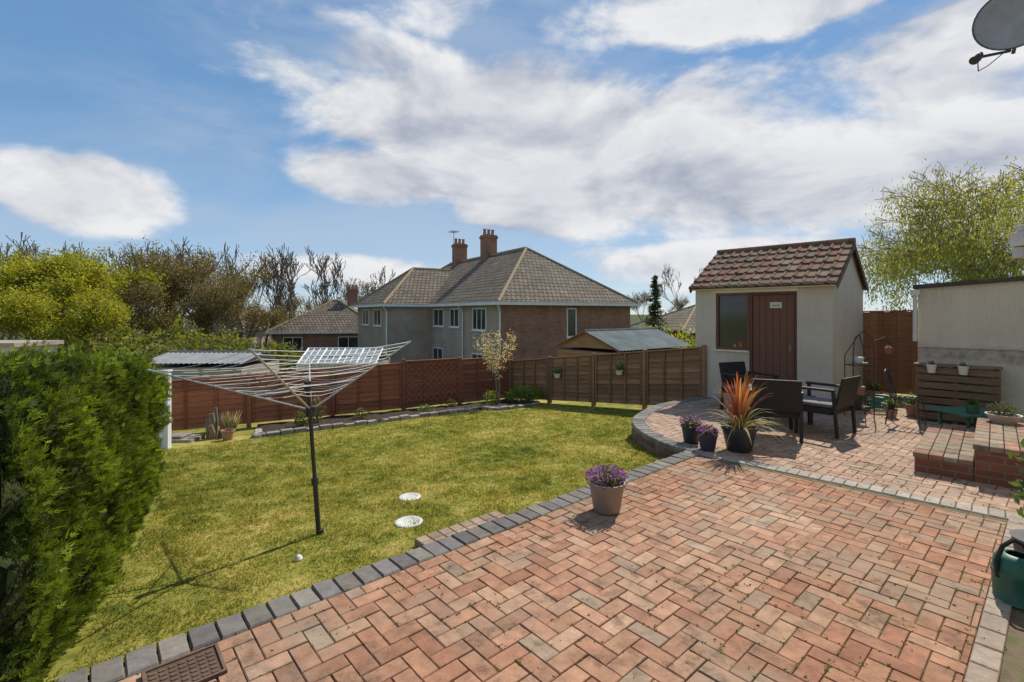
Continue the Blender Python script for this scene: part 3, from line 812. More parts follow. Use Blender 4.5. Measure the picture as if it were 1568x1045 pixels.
mb=MB(); mb.box((-.03,-.03,-.06),(SW+.03,SD+.03,.09)); mb.obj('plinth',mat_noise('plinth',(.36,.32,.26),(.5,.45,.38),4,.9,.5,60),e)
mb=MB(); mb.box((-.04,-.10,SE-.10),(SW+.06,-.075,SE+.03)); mb.box((-.04,-.074,SE-.10),(SW+.06,-.002,SE-.08)); mb.box((wx0-.06,-.02,dz1+.01),(dx1+.03,-.001,dz1+.07))
mb.obj('fascia',m_cream,e)
mb=MB(); sl=math.hypot(SD/2+.12,SR*(SD/2+.12)/(SD/2)); pitch=math.atan2(SR,SD/2)
def roofpt(x,d_,up,side):
    yy=d_*math.cos(pitch); zz=SE+SR-d_*math.sin(pitch)
    ny,nz=math.sin(pitch),math.cos(pitch)
    y_=SD/2-yy-ny*up if side==0 else SD/2+yy+ny*up
    return (x,y_,zz+nz*up)
rows=6; cols=14; tw=(SW+.16)/cols
for side in (0,1):
    for r in range(rows):
        d0=sl*r/rows; d1=sl*(r+1)/rows+.03
        for c in range(cols):
            x0=-.08+c*tw+.003; k=R(.75,1.25); jj=R(-.003,.003)
            col=random.choice([(.20,.095,.06),(.22,.12,.08),(.17,.10,.07),(.19,.135,.09)]); col=tuple(q*k for q in col)
            prof=[(0,.0),(.10,.028),(.25,.034),(.40,.010),(.55,.004),(.85,.004),(1,.0)]
            vs=[]
            for (fx,hh) in prof: vs.append(roofpt(x0+fx*(tw-.004),d0,.016+hh+jj,side))
            for (fx,hh) in prof: vs.append(roofpt(x0+fx*(tw-.004),d1,.044+hh+jj,side))
            for (fx,hh) in prof: vs.append(roofpt(x0+fx*(tw-.004),d1,.018+hh*.6+jj,side))
            n=len(prof); fs=[]
            for i in range(n-1): fs+=[(i,i+1,n+i+1,n+i),(n+i,n+i+1,2*n+i+1,2*n+i)]
            mb.add(vs,fs,col)
    mb.hexa([roofpt(-.07,0,-.01,side),roofpt(SW+.07,0,-.01,side),roofpt(SW+.07,sl,-.01,side),roofpt(-.07,sl,-.01,side),roofpt(-.07,0,.014,side),roofpt(SW+.07,0,.014,side),roofpt(SW+.07,sl,.014,side),roofpt(-.07,sl,.014,side)],(.1,.07,.05))
x_=-.08
while x_<SW+.05:
    L=.36; mb.tube([(x_,SD/2,SE+SR+.015),(min(x_+L-.008,SW+.09),SD/2,SE+SR+.015)],.075,12,tuple(c*R(.8,1.2) for c in (.20,.11,.075))); x_+=L
m_shedtile=mat_vcol('shed_tile',.9,5,.35,.5,50,.2,stain=((.24,.20,.12),3,.5,.70,.6))
mb.obj('roof_tiles',m_shedtile,e)
mb=MB()
for xx in (-.085,SW+.075):
    for side in (0,1):
        mb.hexa([roofpt(xx,0,-.10,side),roofpt(xx+.012,0,-.10,side),roofpt(xx+.012,sl,-.10,side),roofpt(xx,sl,-.10,side),roofpt(xx,0,.012,side),roofpt(xx+.012,0,.012,side),roofpt(xx+.012,sl,.012,side),roofpt(xx,sl,.012,side)],(.12,.065,.045))
mb.obj('verge_boards',m_vwood,e)
mb=MB(); db=(.165,.080,.055)
mb.box((dx0+.001,.02,dz0),(dx0+.05,.09,dz1-.002),tuple(c*.8 for c in db)); mb.box((dx1-.05,.02,dz0),(dx1-.001,.09,dz1-.002),tuple(c*.8 for c in db)); mb.box((dx0+.05,.02,dz1-.05),(dx1-.05,.09,dz1-.002),tuple(c*.8 for c in db))
nbd=6
for i in range(nbd):
    a=dx0+.055+i*(dx1-dx0-.11)/nbd; b=a+(dx1-dx0-.11)/nbd-.005; k=R(.92,1.08); mb.box((a,.04,dz0+.01),(b,.075,dz1-.055),tuple(c*k for c in db))
mb.box((dx0+.05,.062,dz0+.01),(dx1-.05,.085,dz1-.055),(.03,.012,.008))
mb.obj('door',m_vwood,e,bevel=.003)
mb=MB(); mb.box((dx0+.36,.028,1.80),(dx0+.56,.038,1.91),(.6,.6,.5)); mb.box((dx0+.39,.026,1.835),(dx0+.53,.0279,1.86),(.2,.3,.15)); mb.tube([(dx1-.12,.01,1.05),(dx1-.12,.04,1.05)],.018,8,(.3,.25,.12)); mb.box((dx1-.14,.03,1.0),(dx1-.10,.038,1.12),(.25,.22,.12)); mb.obj('door_plaque_and_handle',m_generic,e)
mb=MB()
mb.box((wx0,.015,wz0),(wx0+.045,.08,dz1-.002),db); mb.box((wx1-.05,.015,wz0),(wx1-.001,.08,dz1-.002),db); mb.box((wx0+.045,.015,dz1-.05),(wx1-.05,.08,dz1-.002),db); mb.box((wx0+.045,.015,wz0),(wx1-.05,.08,wz0+.05),db)
mb.obj('window_frame',m_vwood,e,bevel=.003)
mb=MB(); mb.box((wx0+.04,.055,wz0+.04),(wx1-.045,.06,dz1-.045)); mb.obj('window_glass',m_glass,e)
mb=MB(); mb.tube([(wx1-.17,.052,wz0+.06),(wx1-.17,.052,wz0+.16)],.03,8,(.5,.12,.04)); mb.tube([(wx1-.28,.051,wz0+.06),(wx1-.28,.051,wz0+.11)],.025,8,(.5,.35,.1)); mb.obj('window_ornaments',m_generic,e,smooth=True)
mb=MB(); mb.box((wx0-.03,-.035,wz0-.035),(wx1,.0145,wz0-.001)); mb.obj('window_sill',m_cream,e)

# ================================================================= RENDERED OUTBUILDING WALL (right)
e=empty('outbuilding',(6.6,7.86,0),A45)
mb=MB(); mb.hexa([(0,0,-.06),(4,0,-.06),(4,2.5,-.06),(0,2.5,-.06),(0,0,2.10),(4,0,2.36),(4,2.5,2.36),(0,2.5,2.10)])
m_stain_shade,nb,bs=newmat('stained_shaded_render')
p=obco(nb); X_,Y_,Z_=nb.sep(p)
b=nb.ramp(nb.noise(p,1.2,7,.6),[(.3,(.69,.61,.49)),(.7,(.82,.74,.61))])
sp=nb.maprange(nb.noise(p,55,2,.8),.40,.68,1.08,.84); b=nb.mix(1,b,nb.comb(sp,sp,sp),'MULTIPLY')
shade_band=nb.m('MULTIPLY',nb.maprange(nb.m('ABSOLUTE',nb.m('SUBTRACT',nb.m('ADD',Z_,nb.m('MULTIPLY',nb.noise(p,5,5,.7),.25)),1.18)),.02,.18,1,0,True),nb.maprange(nb.noise(p,7,6,.7),.35,.60,.2,1))  # shading under the lintel ledge, painted into the render as a patchy dark band
drip=nb.m('MULTIPLY',nb.maprange(nb.noise(nb.vm('MULTIPLY',p,(6,6,.7)),2,5,.7),.5,.75,0,.5,True),nb.maprange(Z_,.9,2.1,.2,1))
fac=nb.m('MAXIMUM',nb.m('MULTIPLY',shade_band,.8),nb.m('MULTIPLY',drip,.6))
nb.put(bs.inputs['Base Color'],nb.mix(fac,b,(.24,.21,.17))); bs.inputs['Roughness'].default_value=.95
nb.put(bs.inputs['Normal'],nb.bump(nb.noise(p,90,4,.6),.9,.03))
mb.obj('walls',m_stain_shade,e)
mb=MB(); mb.hexa([(-.06,-.07,2.102),(4,-.07,2.362),(4,2.5,2.362),(-.06,2.5,2.102),(-.06,-.07,2.16),(4,-.07,2.42),(4,2.5,2.42),(-.06,2.5,2.16)]); mb.obj('flat_roof',mat_noise('roof_felt',(.05,.045,.04),(.10,.085,.07),6,.9,.5,60),e)
mb=MB(); mb.box((0,-.035,1.16),(1.3,-.002,1.19)); mb.obj('render_ledge',m_render,e)
mb=MB(); mb.tube([(-.03,-.05,2.04),(-.03,-.07,1.9),(-.03,-.045,1.8),(-.03,-.045,1.25)],.03,10,(.62,.6,.56)); mb.box((-.09,-.11,2.0),(.03,-.0,2.08),(.62,.6,.56)); mb.obj('downpipe',m_generic,e,smooth=True)
e=empty('pallet_planter',(6.42,7.72,0),A45)
mb=MB(); pc=(.20,.135,.085)
for i in range(7):
    k=R(.75,1.25); mb.box((.02,-.02+R(-.004,.004),.06+i*.118),(.98,.0,.06+i*.118+.092),tuple(c*k for c in pc))
for xx in (.04,.46,.90): mb.box((xx,.001,.0),(xx+.06,.12,.88),tuple(c*.8 for c in pc))
for i in range(7): mb.box((.02,.121,.06+i*.118),(.98,.14,.148+i*.118),tuple(c*.7 for c in pc))
mb.box((.0,-.06,.885),(1.0,.16,.91),tuple(c*1.2 for c in pc))
mb.obj('slats',m_fence,e)
for xx in (.22,.58):
    mb=MB(); mb.lathe((xx,-.09,.78),[(0,0),(.045,0),(.062,.12),(.066,.13),(.055,.13),(0,.12)],18,(.7,.66,.58)); mb.tube([(xx,-.09,.9),(xx,-.07,.96),(xx,-.03,.93)],.004,5,(.2,.2,.2)); mb.obj('small_pot',m_generic,e,smooth=True)
    shrub('small_plant',(xx,-.09,.93),(.045,.045,.04),50,.018,(.05,.09,.02),(.2,.22,.08),e,hollow=.2)

# ================================================================= BRICK PLANTER STEPS
def plinth(name,loc,w,l,h,cap=.05):
    e=empty(name,loc,A45); mb=MB()
    mb.box((0,0,-.05),(w,l,h-cap)); mb.obj('brick_sides',mat_brick('plinth_brick_'+name,(.22,.08,.05),(.30,.12,.075),(.20,.16,.125),.215,.073,.01),e)
    mb=MB(); nx_=max(1,round(w/.104)); ny_=max(1,round(l/.21))
    for i in range(nx_):
        for j in range(ny_):
            k=R(.75,1.25); c=random.choice([(.33,.19,.125),(.30,.21,.145),(.27,.22,.155)])
            x0,x1=w*i/nx_+.003-(.015 if i==0 else 0),w*(i+1)/nx_-.003; y0,y1=l*j/ny_+.003-(.015 if j==0 else 0),l*(j+1)/ny_-.003
            tile(mb,[(x0,y0),(x1,y0),(x1,y1),(x0,y1)],h+R(-.002,.002),tuple(q*k for q in c),.006,cap-.001)
    mb.obj('capping_bricks',m_paver,e); return e
plinth('brick_planter_step',(4.33,5.2,0),.46,1.9,.21)
plinth('brick_planter',(4.66,4.87,0),.85,1.85,.38)
potplant('potted_box_plant',(5.95,5.85,.38),.16,.10,(.52,.42,.34),(.05,.07,.03),(.16,.19,.11),None,.12,.15,600,.015)
mb=MB(); 
for (a,b) in [(0,0),(.5,0),(0,.42),(.5,.42)]: mb.box((5.95+a,6.3+b,0),(5.99+a,6.34+b,.34),(.06,.13,.08))
mb.box((5.9,6.25,.34),(6.6,6.9,.375),(.07,.16,.10)); mb.obj('green_garden_table',m_generic,bevel=.01)
potplant('flower_pot',(6.1,6.4,.376),.08,.12,(.05,.13,.08),(.05,.1,.02),(.15,.2,.05),None,.07,n=90)

# ================================================================= RATTAN CHAIRS + TABLE
m_rattan,nb,bs=newmat('rattan')
p=obco(nb); X_,Y_,Z_=nb.sep(p)
wv=nb.m('MULTIPLY',nb.m('SINE',nb.m('MULTIPLY',nb.m('ADD',X_,Y_),330)),nb.m('SINE',nb.m('MULTIPLY',nb.m('ADD',Z_,nb.m('MULTIPLY',Y_,.5)),330)))
nb.put(bs.inputs['Base Color'],nb.ramp(nb.m('ADD',nb.m('MULTIPLY',wv,.5),.5),[(.2,(.010,.008,.007)),(.8,(.035,.028,.024))]))
bs.inputs['Roughness'].default_value=.5; nb.put(bs.inputs['Normal'],nb.bump(wv,.7,.004))
m_cush=mat_noise('cushion',(.16,.155,.15),(.24,.23,.22),5,.9,.3,120)
def chair(loc,rot):
    e=empty('rattan_armchair',loc,rot)
    mb=MB(); W=.29; D=.29
    for sx in (-1,1):
        mb.hexa([(sx*W-.022,-D,0),(sx*W+.022,-D,0),(sx*W+.022,-D+.045,0),(sx*W-.022,-D+.045,0),(sx*W-.022,-D-.01,.62),(sx*W+.022,-D-.01,.62),(sx*W+.022,-D+.04,.62),(sx*W-.022,-D+.04,.62)])
        mb.hexa([(sx*W-.022,D+.02,0),(sx*W+.022,D+.02,0),(sx*W+.022,D+.065,0),(sx*W-.022,D+.065,0),(sx*W-.022,D-.03,.62),(sx*W+.022,D-.03,.62),(sx*W+.022,D+.015,.62),(sx*W-.022,D+.015,.62)])
        mb.box((sx*W-.035,-D-.03,.621),(sx*W+.035,D+.01,.655))
        mb.box((sx*W-.012,-D+.045,.30),(sx*W+.012,D-.03,.38))
    mb.box((-W+.023,-D,.30),(W-.023,D-.01,.385))
    mb.hexa([(-W,D-.01,.386),(W,D-.01,.386),(W,D+.03,.386),(-W,D+.03,.386),(-W,D+.09,.82),(W,D+.09,.82),(W,D+.125,.82),(-W,D+.125,.82)])
    mb.obj('rattan_frame',m_rattan,e,bevel=.012)
    mb=MB(); mb.box((-W+.03,-D+.0,.387),(W-.03,D-.03,.44))
    mb.obj('cushions',m_cush,e,bevel=.02)
chair((3.66,6.74,.004),math.radians(155)); chair((4.45,6.98,.004),math.radians(215)); chair((4.1,8.35,.004),math.radians(20))
e=empty('patio_table',(4.18,7.62,.004),math.radians(10)); mb=MB()
for a in (-1,1):
    for b in (-1,1): mb.box((a*.38-.025,b*.25-.025,0),(a*.38+.025,b*.25+.025,.42))
mb.box((-.42,-.29,.36),(.42,.29,.419)); mb.obj('rattan_frame',m_rattan,e,bevel=.008)
mb=MB(); mb.box((-.43,-.30,.42),(.43,.30,.43)); mb.obj('glass_top',m_glass,e,bevel=.003)

e=empty('plant_stand',(5.72,7.86,0)); mb=MB()
for sx in (-1,1):
    mb.tube([(sx*.17,0,0),(sx*.17,0,1.1),(sx*.14,0,1.3),(0,0,1.42)],.009,6)
    mb.tube([(sx*.17,.2,0),(sx*.17,.2,1.0),(0,.1,1.36)],.008,6)
for zz in (.35,.85): 
    mb.tube([(-.17,0,zz),(.17,0,zz),(.17,.2,zz),(-.17,.2,zz),(-.17,0,zz)],.007,5)
mb.tube([(.17,0,1.25),(.35,0,1.32),(.42,0,1.25),(.40,0,1.18)],.006,6); mb.obj('iron_frame',m_dark,e)
mb=MB(); mb.lathe((0,.1,.86),[(0,0),(.08,0),(.12,.03),(.115,.035),(0,.012)],18,(.3,.3,.28)); mb.lathe((0,.1,.89),[(0,0),(.05,0),(.07,.09),(.06,.09),(0,.08)],16,(.6,.58,.54)); mb.lathe((0,.1,.36),[(0,0),(.06,0),(.09,.14),(.08,.14),(0,.12)],16,(.33,.18,.12)); mb.lathe((.40,0,1.04),[(0,0),(.05,.01),(.055,.1),(.01,.14),(0,.14)],14,(.25,.1,.06)); mb.obj('pots',m_generic,e,smooth=True)
e=empty('wrought_iron_chair',(6.0,7.35,0),math.radians(40)); mb=MB()
for (a,b) in [(-.17,-.16),(.17,-.16)]: mb.tube([(a*1.15,b*1.2,0),(a,b,.42)],.009,6)
for a in (-.17,.17): mb.tube([(a*1.1,.22,0),(a,.16,.42),(a*.95,.22,.65),(a*.5,.25,.80),(0,.255,.83)],.009,6)
for k in range(6): mb.tube([(-.18,-.17+k*.065,.425),(.18,-.17+k*.065,.425)],.007,5)
mb.tube([(-.18,-.17,.42),(.18,-.17,.42),(.18,.17,.42),(-.18,.17,.42),(-.18,-.17,.42)],.009,5)
for k in range(-2,3): mb.tube([(k*.05,.17,.43),(k*.07,.22,.6),(k*.03,.25,.8)],.005,5)
mb.obj('frame',m_dark,e)
e=empty('garden_hose',(6.35,8.35,.01)); mb=MB(); pts=[]
for i in range(150):
    a=i*.22; r=.18+.02*math.sin(i*.7); pts.append((math.cos(a)*r,math.sin(a)*r*.9,.02+i*.0016))
mb.tube(pts,.013,6,(.03,.17,.10)); mb.obj('coil',m_plastic,e,smooth=True)
for (x,y,r,h,c) in [(6.65,8.0,.12,.2,(.3,.17,.11)),(6.05,8.55,.14,.25,(.06,.06,.07)),(6.2,7.9,.09,.14,(.34,.19,.12)),(6.9,9.2,.14,.24,(.3,.18,.12))]:
    potplant('potted_plant',(x,y,.0),r,h,c,(.04,.08,.02),(.15,.19,.06),None,.14,n=200,ls=.03)

e=empty('watering_can',(3.0,2.86,-.012),math.radians(-5)); mb=MB(); gc=(.016,.11,.075)
mb.lathe((0,0,0),[(0,0),(.105,0),(.115,.015),(.112,.02),(.118,.16),(.122,.165),(.122,.185),(.116,.19),(.11,.25),(.09,.275),(.06,.285),(.055,.28)],32,gc)
mb.tube([(.10,0,.06),(.2,0,.14),(.30,0,.27),(.36,0,.35)],[.028,.02,.016,.014],10,gc); mb.lathe((.37,0,.33),[(.012,0),(.045,.04),(.045,.05),(0,.055)],16,gc)
mb.obj('body',m_plastic,e,smooth=True)
mb=MB(); mb.tube([(.05,0,.28),(.03,0,.34),(-.03,0,.37),(-.09,0,.33),(-.125,0,.24),(-.118,0,.15)],.012,8,(.01,.01,.01)); mb.obj('handle',m_plastic,e,smooth=True)
e=empty('potted_climber',(3.42,3.12,-.01)); mb=MB()
mb.lathe((0,0,0),[(0,0),(.10,0),(.14,.24),(.15,.25),(.13,.25),(0,.23)],24,(.1,.1,.1)); 
for a in range(4): mb.tube([(R(-.05,.05),R(-.05,.05),.2),(R(-.08,.08)-.05,R(-.05,.05),.6),(R(-.06,.06)-.06,R(-.05,.05),.98)],.006,6,(.05,.09,.04))
mb.obj('pot_and_canes',m_generic,e,smooth=True)
shrub('leaves',(-.05,0,.6),(.10,.10,.36),150,.028,(.03,.07,.02),(.12,.2,.05),e,hollow=.1)

# ================================================================= OUR HOUSE WALL (out of frame, right) + dish
e=empty('house_wall',(*XY(.9,-3.42),0),math.atan2(.658,.753))
mb=MB(); mb.box((0,-.3,-.4),(8.2,0,5.6)); mb.obj('rendered_wall',m_render,e)
mb=MB(); mb.box((-.05,.001,5.45),(8.2,.16,5.6)); mb.obj('eaves_fascia',m_white,e)
def dish():
    e=empty('satellite_dish',(5.24,5.05,4.76)); nrm=Vector((-.66,-.72,.10)).normalized()
    q=nrm.to_track_quat('Z','Y').to_matrix()
    mb=MB(); vs=[];fs=[]; K=9;S_=36; r=.31
    for lay in (0,1):
        for i in range(K+1):
            rr=r*i/K
            for k in range(S_):
                t=2*math.pi*k/S_; v=q@Vector((rr*math.cos(t),rr*math.sin(t)*1.06,.55*rr*rr-.006*lay)); vs.append(tuple(v))
    for lay in (0,1):
        b=lay*(K+1)*S_
        for i in range(K):
            for k in range(S_):
                k2=(k+1)%S_; f=(b+i*S_+k,b+i*S_+k2,b+(i+1)*S_+k2,b+(i+1)*S_+k); fs.append(f if lay==0 else f[::-1])
    mb.add(vs,fs,(.40,.40,.42)); 
    rim=[tuple(q@Vector((r*math.cos(t),r*math.sin(t)*1.06,.55*r*r))) for t in np.linspace(0,2*math.pi,37)]
    mb.tube(rim,.008,6,(.12,.12,.13)); mb.obj('reflector',m_generic,e,smooth=True)
    mb=MB(); lnb=Vector((-.62,-.25,-.50)); bot=Vector((-.06,-.02,-.33))
    mb.tube([(.0,.04,-.05),tuple(bot+Vector((.04,.05,.08))),tuple(bot),tuple(lnb+Vector((.05,.03,0)))],.014,8,(.05,.05,.05))
    mb.tube([tuple(lnb+Vector((-.0,-.0,-.03))),tuple(lnb+Vector((.12,.10,.06)))],.03,12,(.05,.05,.05)); mb.tube([tuple(lnb+Vector((-.05,-.02,-.06))),tuple(lnb+Vector((.0,.0,-.02)))],.042,12,(.07,.07,.07))
    mb.tube([(.05,.05,-.31),(.15,.1,-.1),(.55,-.1,-.05)],.018,8,(.1,.1,.1)); mb.tube([tuple(lnb),tuple(lnb+Vector((.06,.05,-.13))),tuple(lnb+Vector((.26,.15,-.02))),(.1,.1,-.2)],.005,5,(.01,.01,.01))
    mb.obj('arm_and_lnb',m_generic,e,smooth=True)
dish()
e=empty('security_light',(4.34,4.1,2.32)); mb=MB()
mb.box((-.06,-.05,-.05),(.08,.06,.07),(.62,.6,.56)); mb.box((-.05,-.04,-.15),(.06,.05,-.06),(.5,.49,.46)); mb.box((-.04,-.03,.075),(.10,.03,.13),(.6,.58,.54)); mb.tube([(.05,0,.1),(.60,-.05,.1)],.015,8,(.5,.5,.5)); mb.obj('lamp_body',m_generic,e,bevel=.008)

# ================================================================= HOUSES
def winx(fr,gl,x,y0,y1,z0,z1,mull=1):
    f=.07
    fr.box((x-.03,y0,z0),(x+.02,y0+f,z1)); fr.box((x-.03,y1-f,z0),(x+.02,y1,z1)); fr.box((x-.03,y0+f,z1-f),(x+.02,y1-f,z1)); fr.box((x-.03,y0+f,z0),(x+.02,y1-f,z0+f)); fr.box((x-.09,y0-.06,z0-.06),(x+.0,y1+.06,z0-.001))
    for i in range(mull): 
        c=y0+(y1-y0)*(i+1)/(mull+1); fr.box((x-.028,c-.03,z0+f),(x+.02,c+.03,z1-f))
    gl.box((x-.012,y0+.03,z0+.03),(x+.015,y1-.03,z1-.03))
def winy(fr,gl,y,x0,x1,z0,z1,mull=1):
    f=.07
    fr.box((x0,y-.03,z0),(x0+f,y+.02,z1)); fr.box((x1-f,y-.03,z0),(x1,y+.02,z1)); fr.box((x0+f,y-.03,z1-f),(x1-f,y+.02,z1)); fr.box((x0+f,y-.03,z0),(x1-f,y+.02,z0+f)); fr.box((x0-.06,y-.09,z0-.06),(x1+.06,y-.0,z0-.001))
    for i in range(mull):
        c=x0+(x1-x0)*(i+1)/(mull+1); fr.box((c-.03,y-.028,z0+f),(c+.03,y+.02,z1-f))
    gl.box((x0+.03,y-.012,z0+.03),(x1-.03,y+.015,z1-.03))
def hip(ma,mbb,rg,x0,y0,x1,y1,z,rise,alongy=True,o=.35,inset=None):
    X0,Y0,X1,Y1=x0-o,y0-o,x1+o,y1+o
    if alongy: w=(X1-X0)/2; ins=w if inset is None else inset; a=((X0+X1)/2,Y0+ins,z+rise); b=((X0+X1)/2,Y1-ins,z+rise)
    else: w=(Y1-Y0)/2; ins=w if inset is None else inset; a=(X0+ins,(Y0+Y1)/2,z+rise); b=(X1-ins,(Y0+Y1)/2,z+rise)
    c=[(X0,Y0,z),(X1,Y0,z),(X1,Y1,z),(X0,Y1,z)]
    if alongy:
        ma.add([c[0],c[1],a],[(0,1,2)]); ma.add([c[2],c[3],b],[(0,1,2)])
        mbb.add([c[1],c[2],b,a],[(0,1,2,3)]); mbb.add([c[3],c[0],a,b],[(0,1,2,3)])
    else:
        mbb.add([c[3],c[0],a],[(0,1,2)]); mbb.add([c[1],c[2],b],[(0,1,2)])
        ma.add([c[0],c[1],b,a],[(0,1,2,3)]); ma.add([c[2],c[3],a,b],[(0,1,2,3)])
    ends=[(c[0],a),(c[1],a if alongy else b),(c[2],b),(c[3],b if alongy else a)]
    for p,q in ends: rg.tube([p,q],.09,6)
    rg.tube([a,b],.11,6)
def chimney(par,x,y,z0,z1,w=1.0,d_=.75,pots=3):
    mb=MB(); mb.box((x-w/2,y-d_/2,z0),(x+w/2,y+d_/2,z1-.25)); mb.box((x-w/2-.06,y-d_/2-.06,z1-.249),(x+w/2+.06,y+d_/2+.06,z1-.1)); mb.box((x-w/2-.01,y-d_/2-.01,z1-.099),(x+w/2+.01,y+d_/2+.01,z1)); mb.obj('chimney_stack',m_wallbrick,par)
    mb=MB()
    for i in range(pots):
        xx=x-w/2+w*(i+.5)/pots; mb.lathe((xx,y,z1),[(.13,0),(.12,.1),(.10,.35),(.13,.38),(.13,.43),(.09,.43),(.09,.2)],12)
    mb.obj('chimney_pots',m_pot,par)
e=empty('semi_detached_house',(-.575,25,-2.75),math.atan2(.527,.85))
ba=5.05
br=MB(); br.box((0,0,-.6),(9.28,21,ba)); 
rn=MB(); rn.box((-.03,-.025,-.6),(-.0015,9.39,ba)); rn.box((-3.03,9.4,-.6),(-.031,16.9,ba)); rn.box((-.02,16.95,-.6),(-.002,21,ba))
br.obj('brick_walls',m_wallbrick,e); rn.obj('rendered_walls',m_renderhouse,e)
ra,rb,rg=MB(),MB(),MB()
hip(ra,rb,rg,0,0,9.28,21,ba+.02,3.62,True)
o_=.35; w_=(7.5+.7)/2; rz=ba+.025; rise=2.75
c0=(-3.03-o_,9.4-o_,rz);c1=(-3.03-o_,16.9+o_,rz); ap=(-3.03-o_+w_*.85,13.15,rz+rise); bp=(4.0,13.15,rz+rise)
rb.add([c1,c0,ap],[(0,1,2)]); ra.add([c0,(4.0,9.4-o_,rz),bp,ap],[(0,1,2,3)]); ra.add([(4.0,16.9+o_,rz),c1,ap,bp],[(0,1,2,3)])
rg.tube([c0,ap],.09,6);rg.tube([c1,ap],.09,6);rg.tube([ap,(3.2,13.15,rz+rise)],.1,6)
ra.obj('roof_hips',m_roofx,e); rb.obj('roof_slopes',m_roofy,e); rg.obj('ridge_tiles',m_ridge,e)
fr,gl=MB(),MB()
winx(fr,gl,-.035,1.5,3.1,3.5,4.75,2); winx(fr,gl,-.035,4.9,6.2,3.6,4.75,1); winx(fr,gl,-.035,7.2,8.8,3.6,4.75,1)
winx(fr,gl,-.035,7.3,8.9,1.1,2.2,1); winx(fr,gl,-.035,1.2,3.2,.9,2.2,2)
winx(fr,gl,-3.035,10.7,12.4,3.6,4.75,1); winx(fr,gl,-3.035,13.7,15.4,3.6,4.75,1)
winy(fr,gl,-.005,4.3,5.0,3.1,4.75,0); 
fr.box((-.5,-.48,ba-.16),(9.75,-.37,ba+.0)); fr.box((-.5,-.37,ba-.16),(-.38,9.0,ba+.0)); fr.box((-3.52,9.0,ba-.16),(-3.4,17.3,ba)); fr.box((-3.4,8.93,ba-.16),(-.51,9.04,ba))
fr.box((-.37,-.36,ba-.14),(9.6,-.03,ba-.12)); fr.box((-.37,-.03,ba-.14),(-.04,9.0,ba-.12))
fr.tube([(-.45,-.42,ba-.1),(-.12,-.10,ba-.55),(-.12,-.10,-.3)],.045,8); fr.tube([(-.45,5.0-.7,ba-.1),(-.1,4.3,ba-.5),(-.1,4.3,-.3)],.045,8); fr.tube([(-3.45,9.1,ba-.1),(-3.1,9.3,ba-.5),(-3.12,9.3,-.3)],.045,8)
fr.obj('window_frames_and_gutters',m_white,e); gl.obj('window_glass',m_glass,e)
chimney(e,4.64,4.99+4.67,ba+3.0,ba+5.15,1.0,.75,3); chimney(e,4.64,4.99+9.6,ba+3.0,ba+5.1,1.0,.75,3)
mb=MB(); mb.tube([(4.3,15.0,ba+4.9),(4.3,15.0,ba+6.3)],.02,6)
for k in range(6): mb.tube([(3.9,14.6+k*.16,ba+6.15),(4.7,14.6+k*.16,ba+6.15)],.012,4)
mb.tube([(4.3,14.5,ba+6.15),(4.3,15.5,ba+6.15)],.014,4); mb.obj('tv_aerial',m_dark,e)

def simplehouse(name,loc,rot,L,Wd,eave,rise,wallm,wins,chim,along=False,base=-3):
    e=empty(name,loc,rot); mb=MB(); mb.box((0,0,base),(L,Wd,eave)); mb.obj('walls',wallm,e)
    a,b,r=MB(),MB(),MB(); hip(a,b,r,0,0,L,Wd,eave+.01,rise,along); a.obj('roof_a',m_roofx,e); b.obj('roof_b',m_roofy,e); r.obj('ridge_tiles',m_ridge,e)
    fr,gl=MB(),MB()
    for (x0,x1,z0,z1) in wins: winy(fr,gl,-.004,x0,x1,z0,z1,1)
    fr.box((-.4,-.46,eave-.15),(L+.4,-.36,eave)); fr.tube([(.1,-.4,eave-.1),(.1,-.08,eave-.5),(.1,-.08,base)],.05,6); fr.obj('window_frames_and_gutters',m_white,e); gl.obj('window_glass',m_glass,e)
    for c in chim: chimney(e,*c)
simplehouse('brick_house',(-21.2,42.5,-4.7),math.radians(12),9.5,9.0,4.75,2.9,m_wallbrick,[(1.0,2.6,3.1,4.3),(5.6,7.4,3.1,4.3),(1.0,2.8,.8,2.0)],[(6.4,4.5,7.0,8.8)],False)
simplehouse('brick_house',(12.8,36,-1.6),math.radians(15),10,8,2.0,2.0,m_wallbrick,[(1,2.6,.6,1.7)],[],False)
simplehouse('rendered_house',(-38,52,-4.7),math.radians(-8),10,8,4.6,2.7,m_renderhouse,[(1,3,3,4.2),(6,8,3,4.2)],[(5,4,6.8,8.6)],False)
e=empty('neighbour_garage',(-17.0,13.6,-2.2),0); mb=MB(); mb.box((0,0,-1),(3.0,1.3,2.95)); mb.obj('walls',mat_noise('pale_render',(.5,.47,.43),(.62,.58,.52),2,.9,.4,40),e)
mb=MB(); mb.box((-.1,-.1,2.952),(3.1,1.4,3.07)); mb.obj('flat_roof',mat_noise('felt',(.3,.24,.2),(.4,.33,.28),4,.9,.3,30),e)
mb=MB(); mb.box((.4,-.03,0),(2.8,-.003,2.1)); [mb.box((.42+i*.3,-.045,.05),(.68+i*.3,-.031,2.05)) for i in range(8)]; mb.obj('garage_door',m_white,e)
